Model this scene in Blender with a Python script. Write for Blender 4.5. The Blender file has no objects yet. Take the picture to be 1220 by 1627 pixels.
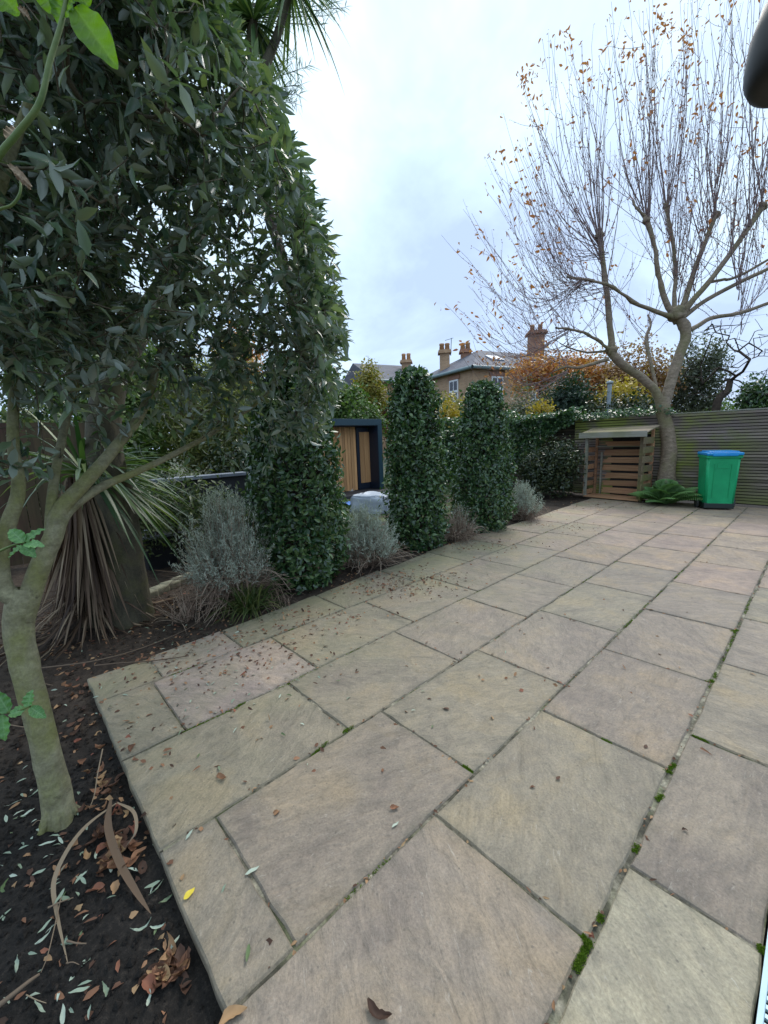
import bpy, bmesh, math, random
import numpy as np
from mathutils import Vector, Matrix, noise as mnoise

# ------------------------------------------------------------------ camera, sky, sun, exposure
sc = bpy.context.scene
COL = sc.collection
H = 1.48                                   # eye height, metres
FPX = 656.59                               # focal length in photo pixels
CX, CY = 610.0, 813.5
CR = np.array([0.68396778, 0.72860961, -0.03627839])
CU = np.array([-0.10224455, 0.14498148, 0.9841374])
CF = np.array([-0.72231166, 0.669409, -0.17365902])
CAM = np.array([0.0, 0.0, H])
cam_d = bpy.data.cameras.new('camera')
cam = bpy.data.objects.new('camera', cam_d)
COL.objects.link(cam)
cam_d.sensor_fit = 'HORIZONTAL'
cam_d.sensor_width = 36.0
cam_d.lens = 36.0 * FPX / 1220.0
cam_d.clip_start = 0.02
cam_d.clip_end = 600
m = Matrix.Identity(4)
for i in range(3):
    m[i][0], m[i][1], m[i][2] = CR[i], CU[i], -CF[i]
    m[i][3] = CAM[i]
cam.matrix_world = m
sc.camera = cam

SUN_EL, SUN_AZ = math.radians(48), math.radians(-20)     # azimuth clockwise from +Y
world = bpy.data.worlds.new('World')
sc.world = world
world.use_nodes = True
wn, wl = world.node_tree.nodes, world.node_tree.links
wn.clear()
w_out = wn.new('ShaderNodeOutputWorld')
sky = wn.new('ShaderNodeTexSky')
sky.sky_type = 'NISHITA'
sky.sun_disc = False
sky.sun_elevation = SUN_EL
sky.sun_rotation = SUN_AZ
bg1 = wn.new('ShaderNodeBackground'); bg1.inputs[1].default_value = 0.08
wl.new(sky.outputs[0], bg1.inputs[0])
tc = wn.new('ShaderNodeTexCoord')
sep = wn.new('ShaderNodeSeparateXYZ'); wl.new(tc.outputs['Generated'], sep.inputs[0])
def wmath(op, a, b=None, clamp=False):
    n = wn.new('ShaderNodeMath'); n.operation = op; n.use_clamp = clamp
    for i, v in enumerate((a, b)):
        if v is None: continue
        if isinstance(v, (int, float)): n.inputs[i].default_value = v
        else: wl.new(v, n.inputs[i])
    return n.outputs[0]
zz = wmath('MAXIMUM', sep.outputs[2], 0.0)
den = wmath('ADD', zz, 0.42)
cmb = wn.new('ShaderNodeCombineXYZ')
wl.new(wmath('DIVIDE', sep.outputs[0], den), cmb.inputs[0])
wl.new(wmath('DIVIDE', sep.outputs[1], den), cmb.inputs[1])
n1 = wn.new('ShaderNodeTexNoise'); n1.inputs['Scale'].default_value = 1.5; n1.inputs['Detail'].default_value = 6
n1.inputs['Roughness'].default_value = 0.56; n1.inputs['Distortion'].default_value = 0.35
wl.new(cmb.outputs[0], n1.inputs['Vector'])
cover = wmath('ADD', wmath('MULTIPLY', wmath('SUBTRACT', n1.outputs[0], 0.5), 3.1), wmath('ADD', wmath('MULTIPLY', zz, 0.80), 0.10), True)
ramp = wn.new('ShaderNodeValToRGB')
ramp.color_ramp.elements[0].position = 0.05; ramp.color_ramp.elements[0].color = (0.36, 0.465, 0.66, 1)
ramp.color_ramp.elements[1].position = 0.95; ramp.color_ramp.elements[1].color = (0.69, 0.85, 0.94, 1)
e = ramp.color_ramp.elements.new(0.5); e.color = (0.485, 0.625, 0.80, 1)
wl.new(cover, ramp.inputs[0])
bg2 = wn.new('ShaderNodeBackground'); wl.new(ramp.outputs[0], bg2.inputs[0])
bg2.inputs[1].default_value = 1.0
wmix = wn.new('ShaderNodeMixShader'); wmix.inputs[0].default_value = 0.9
wl.new(bg1.outputs[0], wmix.inputs[1]); wl.new(bg2.outputs[0], wmix.inputs[2])
wl.new(wmix.outputs[0], w_out.inputs[0])

sun_d = bpy.data.lights.new('sun', 'SUN')
sun_d.energy = 1.5
sun_d.angle = math.radians(28)
sun_d.color = (1.0, 0.94, 0.86)
sun = bpy.data.objects.new('sun', sun_d)
COL.objects.link(sun)
sdir = Vector((math.sin(SUN_AZ) * math.cos(SUN_EL), math.cos(SUN_AZ) * math.cos(SUN_EL), math.sin(SUN_EL)))
sun.rotation_euler = sdir.to_track_quat('Z', 'Y').to_euler()

sc.view_settings.view_transform = 'Standard'
sc.view_settings.look = 'None'
sc.view_settings.gamma = 1
sc.view_settings.use_curve_mapping = False
sc.view_settings.exposure = 0.76
sc.render.engine = 'CYCLES'
sc.cycles.use_denoising = True
sc.cycles.max_bounces = 6
sc.cycles.transparent_max_bounces = 4
sc.cycles.caustics_reflective = False
sc.cycles.caustics_refractive = False

# ------------------------------------------------------------------ helpers
rng = np.random.default_rng(7)
random.seed(7)

def ray(px, py):
    return CF + CR * (px - CX) / FPX - CU * (py - CY) / FPX
def at(px, py, d):                          # point at depth d along the view axis
    return CAM + ray(px, py) * d
def onz(px, py, z=0.0):
    v = ray(px, py); return CAM + v * ((z - H) / v[2])
def ony(px, py, y):
    v = ray(px, py); return CAM + v * (y / v[1])
def onx(px, py, x):
    v = ray(px, py); return CAM + v * (x / v[0])
def proj(P):
    d = np.atleast_2d(P) - CAM
    z = d @ CF
    zs = np.where(z > 0.05, z, 0.05)
    return CX + FPX * (d @ CR) / zs, CY - FPX * (d @ CU) / zs, z
def unit(a):
    a = np.asarray(a, float)
    return a / np.maximum(np.linalg.norm(a, axis=-1, keepdims=True), 1e-9)
def in_poly(x, y, poly):
    inside = np.zeros(len(x), bool)
    n = len(poly); j = n - 1
    for i in range(n):
        xi, yi = poly[i]; xj, yj = poly[j]
        c = ((yi > y) != (yj > y)) & (x < (xj - xi) * (y - yi) / ((yj - yi) + 1e-12) + xi)
        inside ^= c; j = i
    return inside

def mesh_from(name, V, faces, smooth=True, attrs=None):
    V = np.asarray(V, np.float32).reshape(-1, 3)
    me = bpy.data.meshes.new(name)
    me.vertices.add(len(V)); me.vertices.foreach_set('co', V.ravel())
    fl = [np.asarray(f, np.int32) for f in faces if len(f)]
    loops = np.concatenate([f.ravel() for f in fl])
    counts = np.concatenate([np.full(len(f), f.shape[1], np.int32) for f in fl])
    starts = np.concatenate(([0], np.cumsum(counts)[:-1])).astype(np.int32)
    me.loops.add(len(loops)); me.loops.foreach_set('vertex_index', loops)
    me.polygons.add(len(counts)); me.polygons.foreach_set('loop_start', starts)
    me.polygons.foreach_set('use_smooth', np.full(len(counts), smooth, bool))
    for k, a in (attrs or {}).items():
        at_ = me.attributes.new(k, 'FLOAT', 'POINT')
        at_.data.foreach_set('value', np.asarray(a, np.float32))
    me.update(calc_edges=True)
    return me
def link(name, me, mat=None, parent=None, kind=None):
    o = bpy.data.objects.new(name, me)
    COL.objects.link(o)
    if mat is not None and me is not None and len(me.materials) == 0: me.materials.append(mat)
    if parent is not None: o.parent = parent
    if kind: o['kind'] = kind
    return o
def tag(o, label=None, cat=None, group=None, kind=None):
    if label: o['label'] = label
    if cat: o['category'] = cat
    if group: o['group'] = group
    if kind: o['kind'] = kind
    return o
def thing(name, label, cat, loc=(0, 0, 0), rotz=0.0, group=None):
    o = bpy.data.objects.new(name, None)
    o.empty_display_size = 0.1
    COL.objects.link(o)
    o.location = loc; o.rotation_euler = (0, 0, rotz)
    return tag(o, label, cat, group)
def local(root, P):                        # world points -> the (unrotated) root's frame
    return np.asarray(P, float) - np.array(root.location)

def bm_obj(name, bm, mat, parent=None, smooth=False, kind=None):
    me = bpy.data.meshes.new(name)
    bm.to_mesh(me); bm.free()
    if smooth:
        me.polygons.foreach_set('use_smooth', np.ones(len(me.polygons), bool))
    return link(name, me, mat, parent, kind)
def add_box(bm, c, s, rotz=0.0, bevel=0.0, M=None):
    mt = Matrix.Translation(c) @ Matrix.Rotation(rotz, 4, 'Z') @ Matrix.Diagonal((s[0], s[1], s[2], 1))
    if M is not None: mt = M @ mt
    r = bmesh.ops.create_cube(bm, size=1.0, matrix=mt)
    if bevel > 0:
        es = {e for v in r['verts'] for e in v.link_edges}
        bmesh.ops.bevel(bm, geom=list(es), offset=bevel, segments=2, affect='EDGES', profile=0.6)
def box(name, c, s, mat, parent=None, rotz=0.0, bevel=0.0, kind=None):
    bm = bmesh.new(); add_box(bm, (0, 0, 0), s, 0, bevel)
    o = bm_obj(name, bm, mat, parent, kind=kind)
    o.location = c; o.rotation_euler = (0, 0, rotz)
    return o
def lathe(profile, n=20):
    P = np.array(profile, float); k = len(P)
    a = np.linspace(0, 2 * np.pi, n, endpoint=False)
    V = np.zeros((k, n, 3))
    V[..., 0] = P[:, 0:1] * np.cos(a); V[..., 1] = P[:, 0:1] * np.sin(a); V[..., 2] = P[:, 1:2]
    i = np.arange(k - 1)[:, None] * n; j = np.arange(n)[None]; j2 = (j + 1) % n
    F = np.stack([i + j, i + j2, i + n + j2, i + n + j], -1).reshape(-1, 4)
    return V.reshape(-1, 3), F

def tubes(polys, radii, sides=6):
    Vs, Fs, base = [], [], 0
    ang = np.linspace(0, 2 * np.pi, sides, endpoint=False)
    ca, sa = np.cos(ang)[None, :, None], np.sin(ang)[None, :, None]
    for P, R in zip(polys, radii):
        P = np.asarray(P, float); R = np.asarray(R, float); k = len(P)
        T = np.empty_like(P); T[1:-1] = P[2:] - P[:-2]; T[0] = P[1] - P[0]; T[-1] = P[-1] - P[-2]
        T = unit(T)
        ref = np.array([0.31, 0.17, 0.93]) if abs(T[:, 2]).mean() < 0.75 else np.array([0.95, 0.2, 0.1])
        A = unit(np.cross(T, ref)); B = np.cross(T, A)
        V = P[:, None] + R[:, None, None] * (A[:, None] * ca + B[:, None] * sa)
        Vs.append(V.reshape(-1, 3))
        i = np.arange(k - 1)[:, None] * sides; j = np.arange(sides)[None]; j2 = (j + 1) % sides
        Fs.append(base + np.stack([i + j, i + j2, i + sides + j2, i + sides + j], -1).reshape(-1, 4))
        base += k * sides
    return np.concatenate(Vs), np.concatenate(Fs)
def smooth_poly(P, n=24, col=3):
    """Catmull-Rom through rows of P"""
    P = np.asarray(P, float); k = len(P)
    E = np.vstack([2 * P[0] - P[1], P, 2 * P[-1] - P[-2]])
    t = np.linspace(0, k - 1 - 1e-6, n); i = t.astype(int); f = (t - i)[:, None]
    a, b, c, d = E[i], E[i + 1], E[i + 2], E[i + 3]
    return 0.5 * (2 * b + (c - a) * f + (2 * a - 5 * b + 4 * c - d) * f ** 2 + (3 * b - a - 3 * c + d) * f ** 3)

# leaf templates: along, across, lift
T8 = (np.array([[0, 0, 0], [.32, -.5, .06], [.32, 0, -.02], [.32, .5, .06], [.7, -.36, .02], [.7, 0, -.04], [.7, .36, .02], [1, 0, -.1]], float),
      [np.array([[0, 2, 1], [0, 3, 2], [4, 5, 7], [5, 6, 7]]), np.array([[1, 2, 5, 4], [2, 3, 6, 5]])])
T4 = (np.array([[0, 0, 0], [.45, -.5, .05], [1, 0, -.05], [.45, .5, .05]], float), [np.array([[0, 3, 2], [0, 2, 1]])])
def leaves(P, D, N, L, W, tmpl=T8, curl=None):
    P = np.asarray(P, float); n = len(P)
    D = unit(D); S = unit(np.cross(D, N)); N2 = np.cross(S, D)
    t, F = tmpl
    lift = np.repeat(t[None, :, 2], n, 0).copy()
    if curl is not None: lift += -curl[:, None] * t[None, :, 0] ** 2
    L = np.broadcast_to(L, n)[:, None, None]; W = np.broadcast_to(W, n)[:, None, None]
    V = P[:, None] + D[:, None] * (t[None, :, 0:1] * L) + S[:, None] * (t[None, :, 1:2] * W) + N2[:, None] * (lift[..., None] * L)
    k = len(t); off = (np.arange(n) * k)[:, None, None]
    return V.reshape(-1, 3), [(f[None] + off).reshape(-1, f.shape[1]) for f in F], k
def leaf_obj(name, P, D, N, L, W, mat, parent=None, tmpl=T8, curl=None, kind='stuff', rnd=None, smooth=True):
    V, F, k = leaves(P, D, N, L, W, tmpl, curl)
    if rnd is None: rnd = rng.random(len(P))
    me = mesh_from(name, V, F, smooth, {'rnd': np.repeat(rnd, k)})
    return link(name, me, mat, parent, kind)
def straps(P, D, L, W, droop, segs=6, fold=0.15):
    P = np.asarray(P, float); n = len(P); D = unit(D)
    L = np.broadcast_to(L, n); W = np.broadcast_to(W, n); droop = np.broadcast_to(droop, n)
    t = np.linspace(0, 1, segs + 1)
    C = P[:, None] + D[:, None] * (t[None, :, None] * L[:, None, None])
    C[..., 2] -= droop[:, None] * L[:, None] * t[None] ** 2.2
    up = np.array([0, 0, 1.0]) + 0.25 * rng.normal(size=(n, 3))
    S = unit(np.cross(D, up)); N = np.cross(S, D)
    w = np.minimum(1, 0.55 + 2.2 * t) * (1 - t ** 2.5)
    w[-1] = 0.02
    V = np.empty((n, segs + 1, 3, 3))
    hw = (0.5 * W[:, None] * w[None])[..., None]
    V[:, :, 0] = C - S[:, None] * hw + N[:, None] * hw * fold * 2
    V[:, :, 1] = C
    V[:, :, 2] = C + S[:, None] * hw + N[:, None] * hw * fold * 2
    k = (segs + 1) * 3
    i = np.arange(segs)[:, None] * 3; j = np.arange(2)[None]
    f = np.stack([i + j, i + j + 1, i + j + 4, i + j + 3], -1).reshape(-1, 4)
    F = (f[None] + (np.arange(n) * k)[:, None, None]).reshape(-1, 4)
    return V.reshape(-1, 3), F, k
def strap_obj(name, P, D, L, W, droop, mat, parent=None, segs=6, kind=None, rnd=None, fold=0.15):
    V, F, k = straps(P, D, L, W, droop, segs, fold)
    if rnd is None: rnd = rng.random(len(P))
    return link(name, mesh_from(name, V, [F], True, {'rnd': np.repeat(rnd, k)}), mat, parent, kind)
def rand_dirs(n):
    return unit(rng.normal(size=(n, 3)))

def grow(skel, targets, seg=0.15, sag=0.06, jit=0.05, r_tip=0.003, p=0.45, origin=None):
    """joins every target to the nearest point already grown; returns polylines and radii"""
    nodes = [np.array(s, float) for s in skel]
    par = [-1] * len(nodes)
    org = np.array(skel[0] if origin is None else origin, float)
    T = np.asarray(targets, float)
    A = np.array(nodes)
    d0 = np.array([np.min(np.linalg.norm(A - t, axis=1)) for t in T])
    cap = len(nodes) + int((d0.sum() * 1.2) / seg) + 8 * len(T)
    arr = np.zeros((cap, 3)); cnt = len(nodes); arr[:cnt] = A
    paths, ends = [], []
    for ti in np.argsort(d0):
        t = T[ti]
        dd = np.linalg.norm(arr[:cnt] - t, axis=1)
        i = int(np.argmin(dd + 0.15 * np.linalg.norm(arr[:cnt] - org, axis=1) * 0))
        k = max(2, int(math.ceil(dd[i] / seg)))
        if cnt + k >= cap: break
        u = np.linspace(0, 1, k + 1)[1:, None]
        a = arr[i]
        pts = a + (t - a) * u
        bow = np.sin(u * np.pi) * dd[i]
        pts = pts + bow * (rng.normal(size=3) * jit) + np.array([0, 0, -1]) * bow * sag
        idx = [i]
        for q in pts:
            arr[cnt] = q; par.append(idx[-1]); idx.append(cnt); cnt += 1
        paths.append(idx); ends.append(idx[-1])
    tips = np.zeros(cnt)
    for e_ in ends: tips[e_] += 1
    for i in range(cnt - 1, -1, -1):
        if par[i] >= 0: tips[par[i]] += tips[i]
    rad = r_tip * np.maximum(tips, 1) ** p
    polys = [arr[idx] for idx in paths]
    radii = [np.minimum(rad[idx], rad[idx[1]] * 1.15) for idx in paths]
    return polys, radii

# ------------------------------------------------------------------ materials
def new_mat(name):
    mt = bpy.data.materials.new(name); mt.use_nodes = True
    nt = mt.node_tree; b = nt.nodes['Principled BSDF']
    return mt, nt.nodes, nt.links, b
def nd(ns, typ, **kw):
    n = ns.new(typ)
    for k, v in kw.items():
        if k in n.inputs.keys() if isinstance(k, str) else False: n.inputs[k].default_value = v
        else: setattr(n, k, v)
    return n
def noise_tex(ns, ls, vec, scale, detail=4, rough=0.55, dist=0.0):
    n = ns.new('ShaderNodeTexNoise')
    n.inputs['Scale'].default_value = scale; n.inputs['Detail'].default_value = detail
    n.inputs['Roughness'].default_value = rough; n.inputs['Distortion'].default_value = dist
    if vec is not None: ls.new(vec, n.inputs['Vector'])
    return n.outputs[0]
def ramp_node(ns, ls, fac, stops):
    r = ns.new('ShaderNodeValToRGB'); el = r.color_ramp.elements
    el[0].position, el[1].position = stops[0][0], stops[-1][0]
    def c4(c): return (c[0], c[1], c[2], 1) if not isinstance(c, (int, float)) else (c, c, c, 1)
    el[0].color, el[1].color = c4(stops[0][1]), c4(stops[-1][1])
    for p_, c in stops[1:-1]:
        x = el.new(p_); x.color = c4(c)
    ls.new(fac, r.inputs[0]); return r.outputs[0]
def mixc(ns, ls, fac, a, b, mode='MIX'):
    n = ns.new('ShaderNodeMix'); n.data_type = 'RGBA'; n.blend_type = mode
    for sock, v in ((n.inputs['Factor'], fac), (n.inputs['A'], a), (n.inputs['B'], b)) if False else ((n.inputs[0], fac), (n.inputs[6], a), (n.inputs[7], b)):
        if isinstance(v, (int, float)): sock.default_value = v
        elif isinstance(v, tuple): sock.default_value = (v[0], v[1], v[2], 1)
        else: ls.new(v, sock)
    return n.outputs[2]
def mth(ns, ls, op, a, b=0.0, clamp=False):
    n = ns.new('ShaderNodeMath'); n.operation = op; n.use_clamp = clamp
    for i, v in enumerate((a, b)):
        if isinstance(v, (int, float)): n.inputs[i].default_value = v
        else: ls.new(v, n.inputs[i])
    return n.outputs[0]
def bump(ns, ls, b, h, strength=0.3, dist=0.01):
    n = ns.new('ShaderNodeBump'); n.inputs['Strength'].default_value = strength; n.inputs['Distance'].default_value = dist
    ls.new(h, n.inputs['Height']); ls.new(n.outputs[0], b.inputs['Normal'])

def mat_leaf(name, cols, under=None, rough=0.4, trans=0.18, spec=0.5, tcol=None):
    mt, ns, ls, b = new_mat(name)
    a = ns.new('ShaderNodeAttribute'); a.attribute_name = 'rnd'
    k = len(cols)
    c = ramp_node(ns, ls, a.outputs['Fac'], [(i / (k - 1), col) for i, col in enumerate(cols)])
    top = c
    if under is not None:
        g = ns.new('ShaderNodeNewGeometry')
        c = mixc(ns, ls, g.outputs['Backfacing'], c, under)
    ls.new(c, b.inputs['Base Color'])
    b.inputs['Roughness'].default_value = rough
    b.inputs['Specular IOR Level'].default_value = spec
    if trans > 0:
        t = ns.new('ShaderNodeBsdfTranslucent')
        if tcol is None: ls.new(mixc(ns, ls, 1.0, top, (1.6, 1.9, 0.7), 'MULTIPLY'), t.inputs[0])
        else: t.inputs[0].default_value = (*tcol, 1)
        mx = ns.new('ShaderNodeMixShader'); mx.inputs[0].default_value = trans
        ls.new(b.outputs[0], mx.inputs[1]); ls.new(t.outputs[0], mx.inputs[2])
        ls.new(mx.outputs[0], ns['Material Output'].inputs[0])
    return mt
def mat_noise(name, c1, c2, scale=8, rough=0.8, bumps=0.3, bscale=40, bdist=0.004, c3=None, stretch=None, metallic=0.0, spec=0.4, coords='Object'):
    mt, ns, ls, b = new_mat(name)
    t = ns.new('ShaderNodeTexCoord'); v = t.outputs[coords]
    if stretch:
        mp = ns.new('ShaderNodeMapping'); mp.inputs['Scale'].default_value = stretch
        ls.new(v, mp.inputs[0]); v = mp.outputs[0]
    oi = ns.new('ShaderNodeObjectInfo')
    va = ns.new('ShaderNodeVectorMath'); va.operation = 'ADD'
    sc_ = ns.new('ShaderNodeMath'); sc_.operation = 'MULTIPLY'; sc_.inputs[1].default_value = 37.0
    ls.new(oi.outputs['Random'], sc_.inputs[0]); ls.new(v, va.inputs[0]); ls.new(sc_.outputs[0], va.inputs[1])
    v = va.outputs[0]
    f = noise_tex(ns, ls, v, scale, 5, 0.6)
    stops = [(0.32, c1), (0.68, c2)] if c3 is None else [(0.3, c1), (0.5, c2), (0.7, c3)]
    c = ramp_node(ns, ls, f, stops)
    br = mth(ns, ls, 'ADD', mth(ns, ls, 'MULTIPLY', oi.outputs['Random'], 0.3), 0.85)
    cb = ns.new('ShaderNodeCombineColor')
    for i in range(3): ls.new(br, cb.inputs[i])
    c = mixc(ns, ls, 1.0, c, cb.outputs[0], 'MULTIPLY')
    ls.new(c, b.inputs['Base Color'])
    b.inputs['Roughness'].default_value = rough; b.inputs['Metallic'].default_value = metallic
    b.inputs['Specular IOR Level'].default_value = spec
    if bumps > 0: bump(ns, ls, b, noise_tex(ns, ls, v, bscale, 5, 0.65), bumps, bdist)
    return mt

def mat_stone():
    mt, ns, ls, b = new_mat('riven_sandstone')
    g = ns.new('ShaderNodeNewGeometry'); oi = ns.new('ShaderNodeObjectInfo')
    rot = ns.new('ShaderNodeVectorRotate'); rot.rotation_type = 'Z_AXIS'
    ls.new(g.outputs['Position'], rot.inputs['Vector'])
    ls.new(mth(ns, ls, 'MULTIPLY', oi.outputs['Random'], 6.28), rot.inputs['Angle'])
    off = ns.new('ShaderNodeVectorMath'); off.operation = 'ADD'
    ls.new(rot.outputs[0], off.inputs[0]); ls.new(mth(ns, ls, 'MULTIPLY', oi.outputs['Random'], 91.0), off.inputs[1])
    v = off.outputs[0]
    mp = ns.new('ShaderNodeMapping'); mp.inputs['Scale'].default_value = (1.0, 2.2, 1.0); ls.new(v, mp.inputs[0])
    big = noise_tex(ns, ls, v, 2.6, 4, 0.55, 0.6)
    med = noise_tex(ns, ls, mp.outputs[0], 7.0, 6, 0.62, 1.2)
    fine = noise_tex(ns, ls, v, 110, 5, 0.75)
    mott = noise_tex(ns, ls, v, 22, 5, 0.68, 0.4)
    c = oi.outputs['Color']
    c = mixc(ns, ls, 1.0, c, ramp_node(ns, ls, big, [(0.3, (0.76, 0.76, 0.80)), (0.5, (1, 1, 1)), (0.7, (1.16, 1.09, 0.95))]), 'MULTIPLY')
    c = mixc(ns, ls, 1.0, c, ramp_node(ns, ls, med, [(0.28, (0.78, 0.79, 0.79)), (0.5, (1, 1, 1)), (0.72, (1.17, 1.15, 1.12))]), 'MULTIPLY')
    c = mixc(ns, ls, 1.0, c, ramp_node(ns, ls, mott, [(0.3, (0.80, 0.80, 0.80)), (0.5, (1, 1, 1)), (0.72, (1.16, 1.15, 1.13))]), 'MULTIPLY')
    c = mixc(ns, ls, 1.0, c, ramp_node(ns, ls, fine, [(0.3, (0.74, 0.74, 0.74)), (0.7, (1.22, 1.22, 1.22))]), 'MULTIPLY')
    mps = ns.new('ShaderNodeMapping'); mps.inputs['Scale'].default_value = (9.0, 60.0, 9.0); ls.new(v, mps.inputs[0])
    streak = noise_tex(ns, ls, mps.outputs[0], 1.0, 5, 0.7, 0.8)
    c = mixc(ns, ls, 1.0, c, ramp_node(ns, ls, streak, [(0.32, (0.92, 0.92, 0.92)), (0.68, (1.07, 1.07, 1.06))]), 'MULTIPLY')
    # pale flakes where the riven face has lifted
    fl = noise_tex(ns, ls, v, 9.0, 8, 0.78, 1.8)
    c = mixc(ns, ls, ramp_node(ns, ls, fl, [(0.66, 0.0), (0.70, 0.55), (0.74, 0.1)]), c, (0.55, 0.50, 0.43))
    # pale scuffs
    sc_ = ns.new('ShaderNodeMapping'); sc_.inputs['Scale'].default_value = (2.0, 9.0, 1.0); ls.new(v, sc_.inputs[0])
    scr = noise_tex(ns, ls, sc_.outputs[0], 4.5, 8, 0.72, 2.2)
    c = mixc(ns, ls, ramp_node(ns, ls, scr, [(0.60, 0.0), (0.70, 0.5)]), c, (0.52, 0.475, 0.41))
    # ochre patches
    och = noise_tex(ns, ls, v, 3.4, 5, 0.6, 0.8)
    c = mixc(ns, ls, ramp_node(ns, ls, och, [(0.56, 0.0), (0.72, 0.22)]), c, (0.33, 0.245, 0.135))
    # green algae, mostly along the planted side of the terrace
    sp = ns.new('ShaderNodeSeparateXYZ'); ls.new(g.outputs['Position'], sp.inputs[0])
    side = mth(ns, ls, 'MULTIPLY', mth(ns, ls, 'SUBTRACT', -1.15, sp.outputs[0]), 0.42, True)
    alg = noise_tex(ns, ls, g.outputs['Position'], 2.0, 5, 0.6, 0.5)
    am = mth(ns, ls, 'MULTIPLY', side, ramp_node(ns, ls, alg, [(0.36, 0.1), (0.62, 1.0)]))
    am = mth(ns, ls, 'MULTIPLY', am, 0.50)
    c = mixc(ns, ls, am, c, (0.205, 0.22, 0.105))
    # dirt collecting along the joints
    ea = ns.new('ShaderNodeAttribute'); ea.attribute_name = 'edge'
    dn = noise_tex(ns, ls, g.outputs['Position'], 14, 5, 0.7)
    dm = mth(ns, ls, 'MULTIPLY', mth(ns, ls, 'POWER', ea.outputs['Fac'], 1.6), ramp_node(ns, ls, dn, [(0.38, 0.0), (0.68, 0.6)]))
    c = mixc(ns, ls, dm, c, (0.12, 0.115, 0.085))
    # small dark specks
    vo = ns.new('ShaderNodeTexVoronoi'); vo.inputs['Scale'].default_value = 24; ls.new(v, vo.inputs['Vector'])
    c = mixc(ns, ls, ramp_node(ns, ls, vo.outputs['Distance'], [(0.05, 0.55), (0.13, 0.0)]), c, (0.10, 0.09, 0.075))
    ls.new(c, b.inputs['Base Color'])
    b.inputs['Specular IOR Level'].default_value = 0.35
    ls.new(ramp_node(ns, ls, mott, [(0.3, 0.5), (0.7, 0.78)]), b.inputs['Roughness'])
    hgt = mth(ns, ls, 'ADD', mth(ns, ls, 'MULTIPLY', med, 1.0), mth(ns, ls, 'ADD', mth(ns, ls, 'MULTIPLY', mott, 0.35), mth(ns, ls, 'MULTIPLY', fine, 0.22)))
    # riven steps
    hgt = mth(ns, ls, 'ADD', hgt, mth(ns, ls, 'MULTIPLY', mth(ns, ls, 'FLOOR', mth(ns, ls, 'MULTIPLY', big, 9.0)), 0.10))
    bump(ns, ls, b, hgt, 0.9, 0.012)
    return mt

def mat_soil():
    mt, ns, ls, b = new_mat('dark_soil')
    g = ns.new('ShaderNodeNewGeometry'); p = g.outputs['Position']
    f1 = noise_tex(ns, ls, p, 3.0, 5, 0.6); f2 = noise_tex(ns, ls, p, 60, 6, 0.75); f3 = noise_tex(ns, ls, p, 18, 6, 0.7)
    c = ramp_node(ns, ls, f2, [(0.3, (0.010, 0.009, 0.008)), (0.55, (0.026, 0.022, 0.019)), (0.75, (0.075, 0.06, 0.048))])
    sp = ns.new('ShaderNodeSeparateXYZ'); ls.new(p, sp.inputs[0])
    brown = ramp_node(ns, ls, f3, [(0.3, (0.024, 0.017, 0.013)), (0.55, (0.058, 0.042, 0.031)), (0.75, (0.11, 0.085, 0.062))])
    k = mth(ns, ls, 'ADD', mth(ns, ls, 'MULTIPLY', f1, 1.6), mth(ns, ls, 'MULTIPLY', mth(ns, ls, 'ADD', sp.outputs[0], 2.6), -0.9))
    c = mixc(ns, ls, mth(ns, ls, 'SUBTRACT', k, 0.4, True), c, brown)
    ls.new(c, b.inputs['Base Color']); b.inputs['Roughness'].default_value = 0.9
    b.inputs['Specular IOR Level'].default_value = 0.25
    bump(ns, ls, b, mth(ns, ls, 'ADD', f2, mth(ns, ls, 'MULTIPLY', f3, 1.4)), 0.9, 0.012)
    return mt
def mat_mortar():
    mt, ns, ls, b = new_mat('joint_mortar')
    g = ns.new('ShaderNodeNewGeometry'); p = g.outputs['Position']
    f = noise_tex(ns, ls, p, 4.5, 5, 0.65); f2 = noise_tex(ns, ls, p, 45, 5, 0.7)
    c = ramp_node(ns, ls, f, [(0.32, (0.045, 0.04, 0.028)), (0.46, (0.11, 0.10, 0.07)), (0.56, (0.30, 0.27, 0.20)), (0.72, (0.42, 0.38, 0.29))])
    c = mixc(ns, ls, ramp_node(ns, ls, noise_tex(ns, ls, p, 3.1, 4, 0.6), [(0.5, 0.0), (0.6, 0.75)]), c, (0.07, 0.085, 0.03))
    f3 = noise_tex(ns, ls, p, 24, 6, 0.75)
    c = mixc(ns, ls, 1.0, c, ramp_node(ns, ls, f3, [(0.35, 0.35), (0.65, 1.35)]), 'MULTIPLY')
    c = mixc(ns, ls, 1.0, c, ramp_node(ns, ls, f2, [(0.3, 0.6), (0.7, 1.25)]), 'MULTIPLY')
    ls.new(c, b.inputs['Base Color']); b.inputs['Roughness'].default_value = 0.95
    bump(ns, ls, b, f2, 0.6, 0.006)
    return mt
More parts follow.
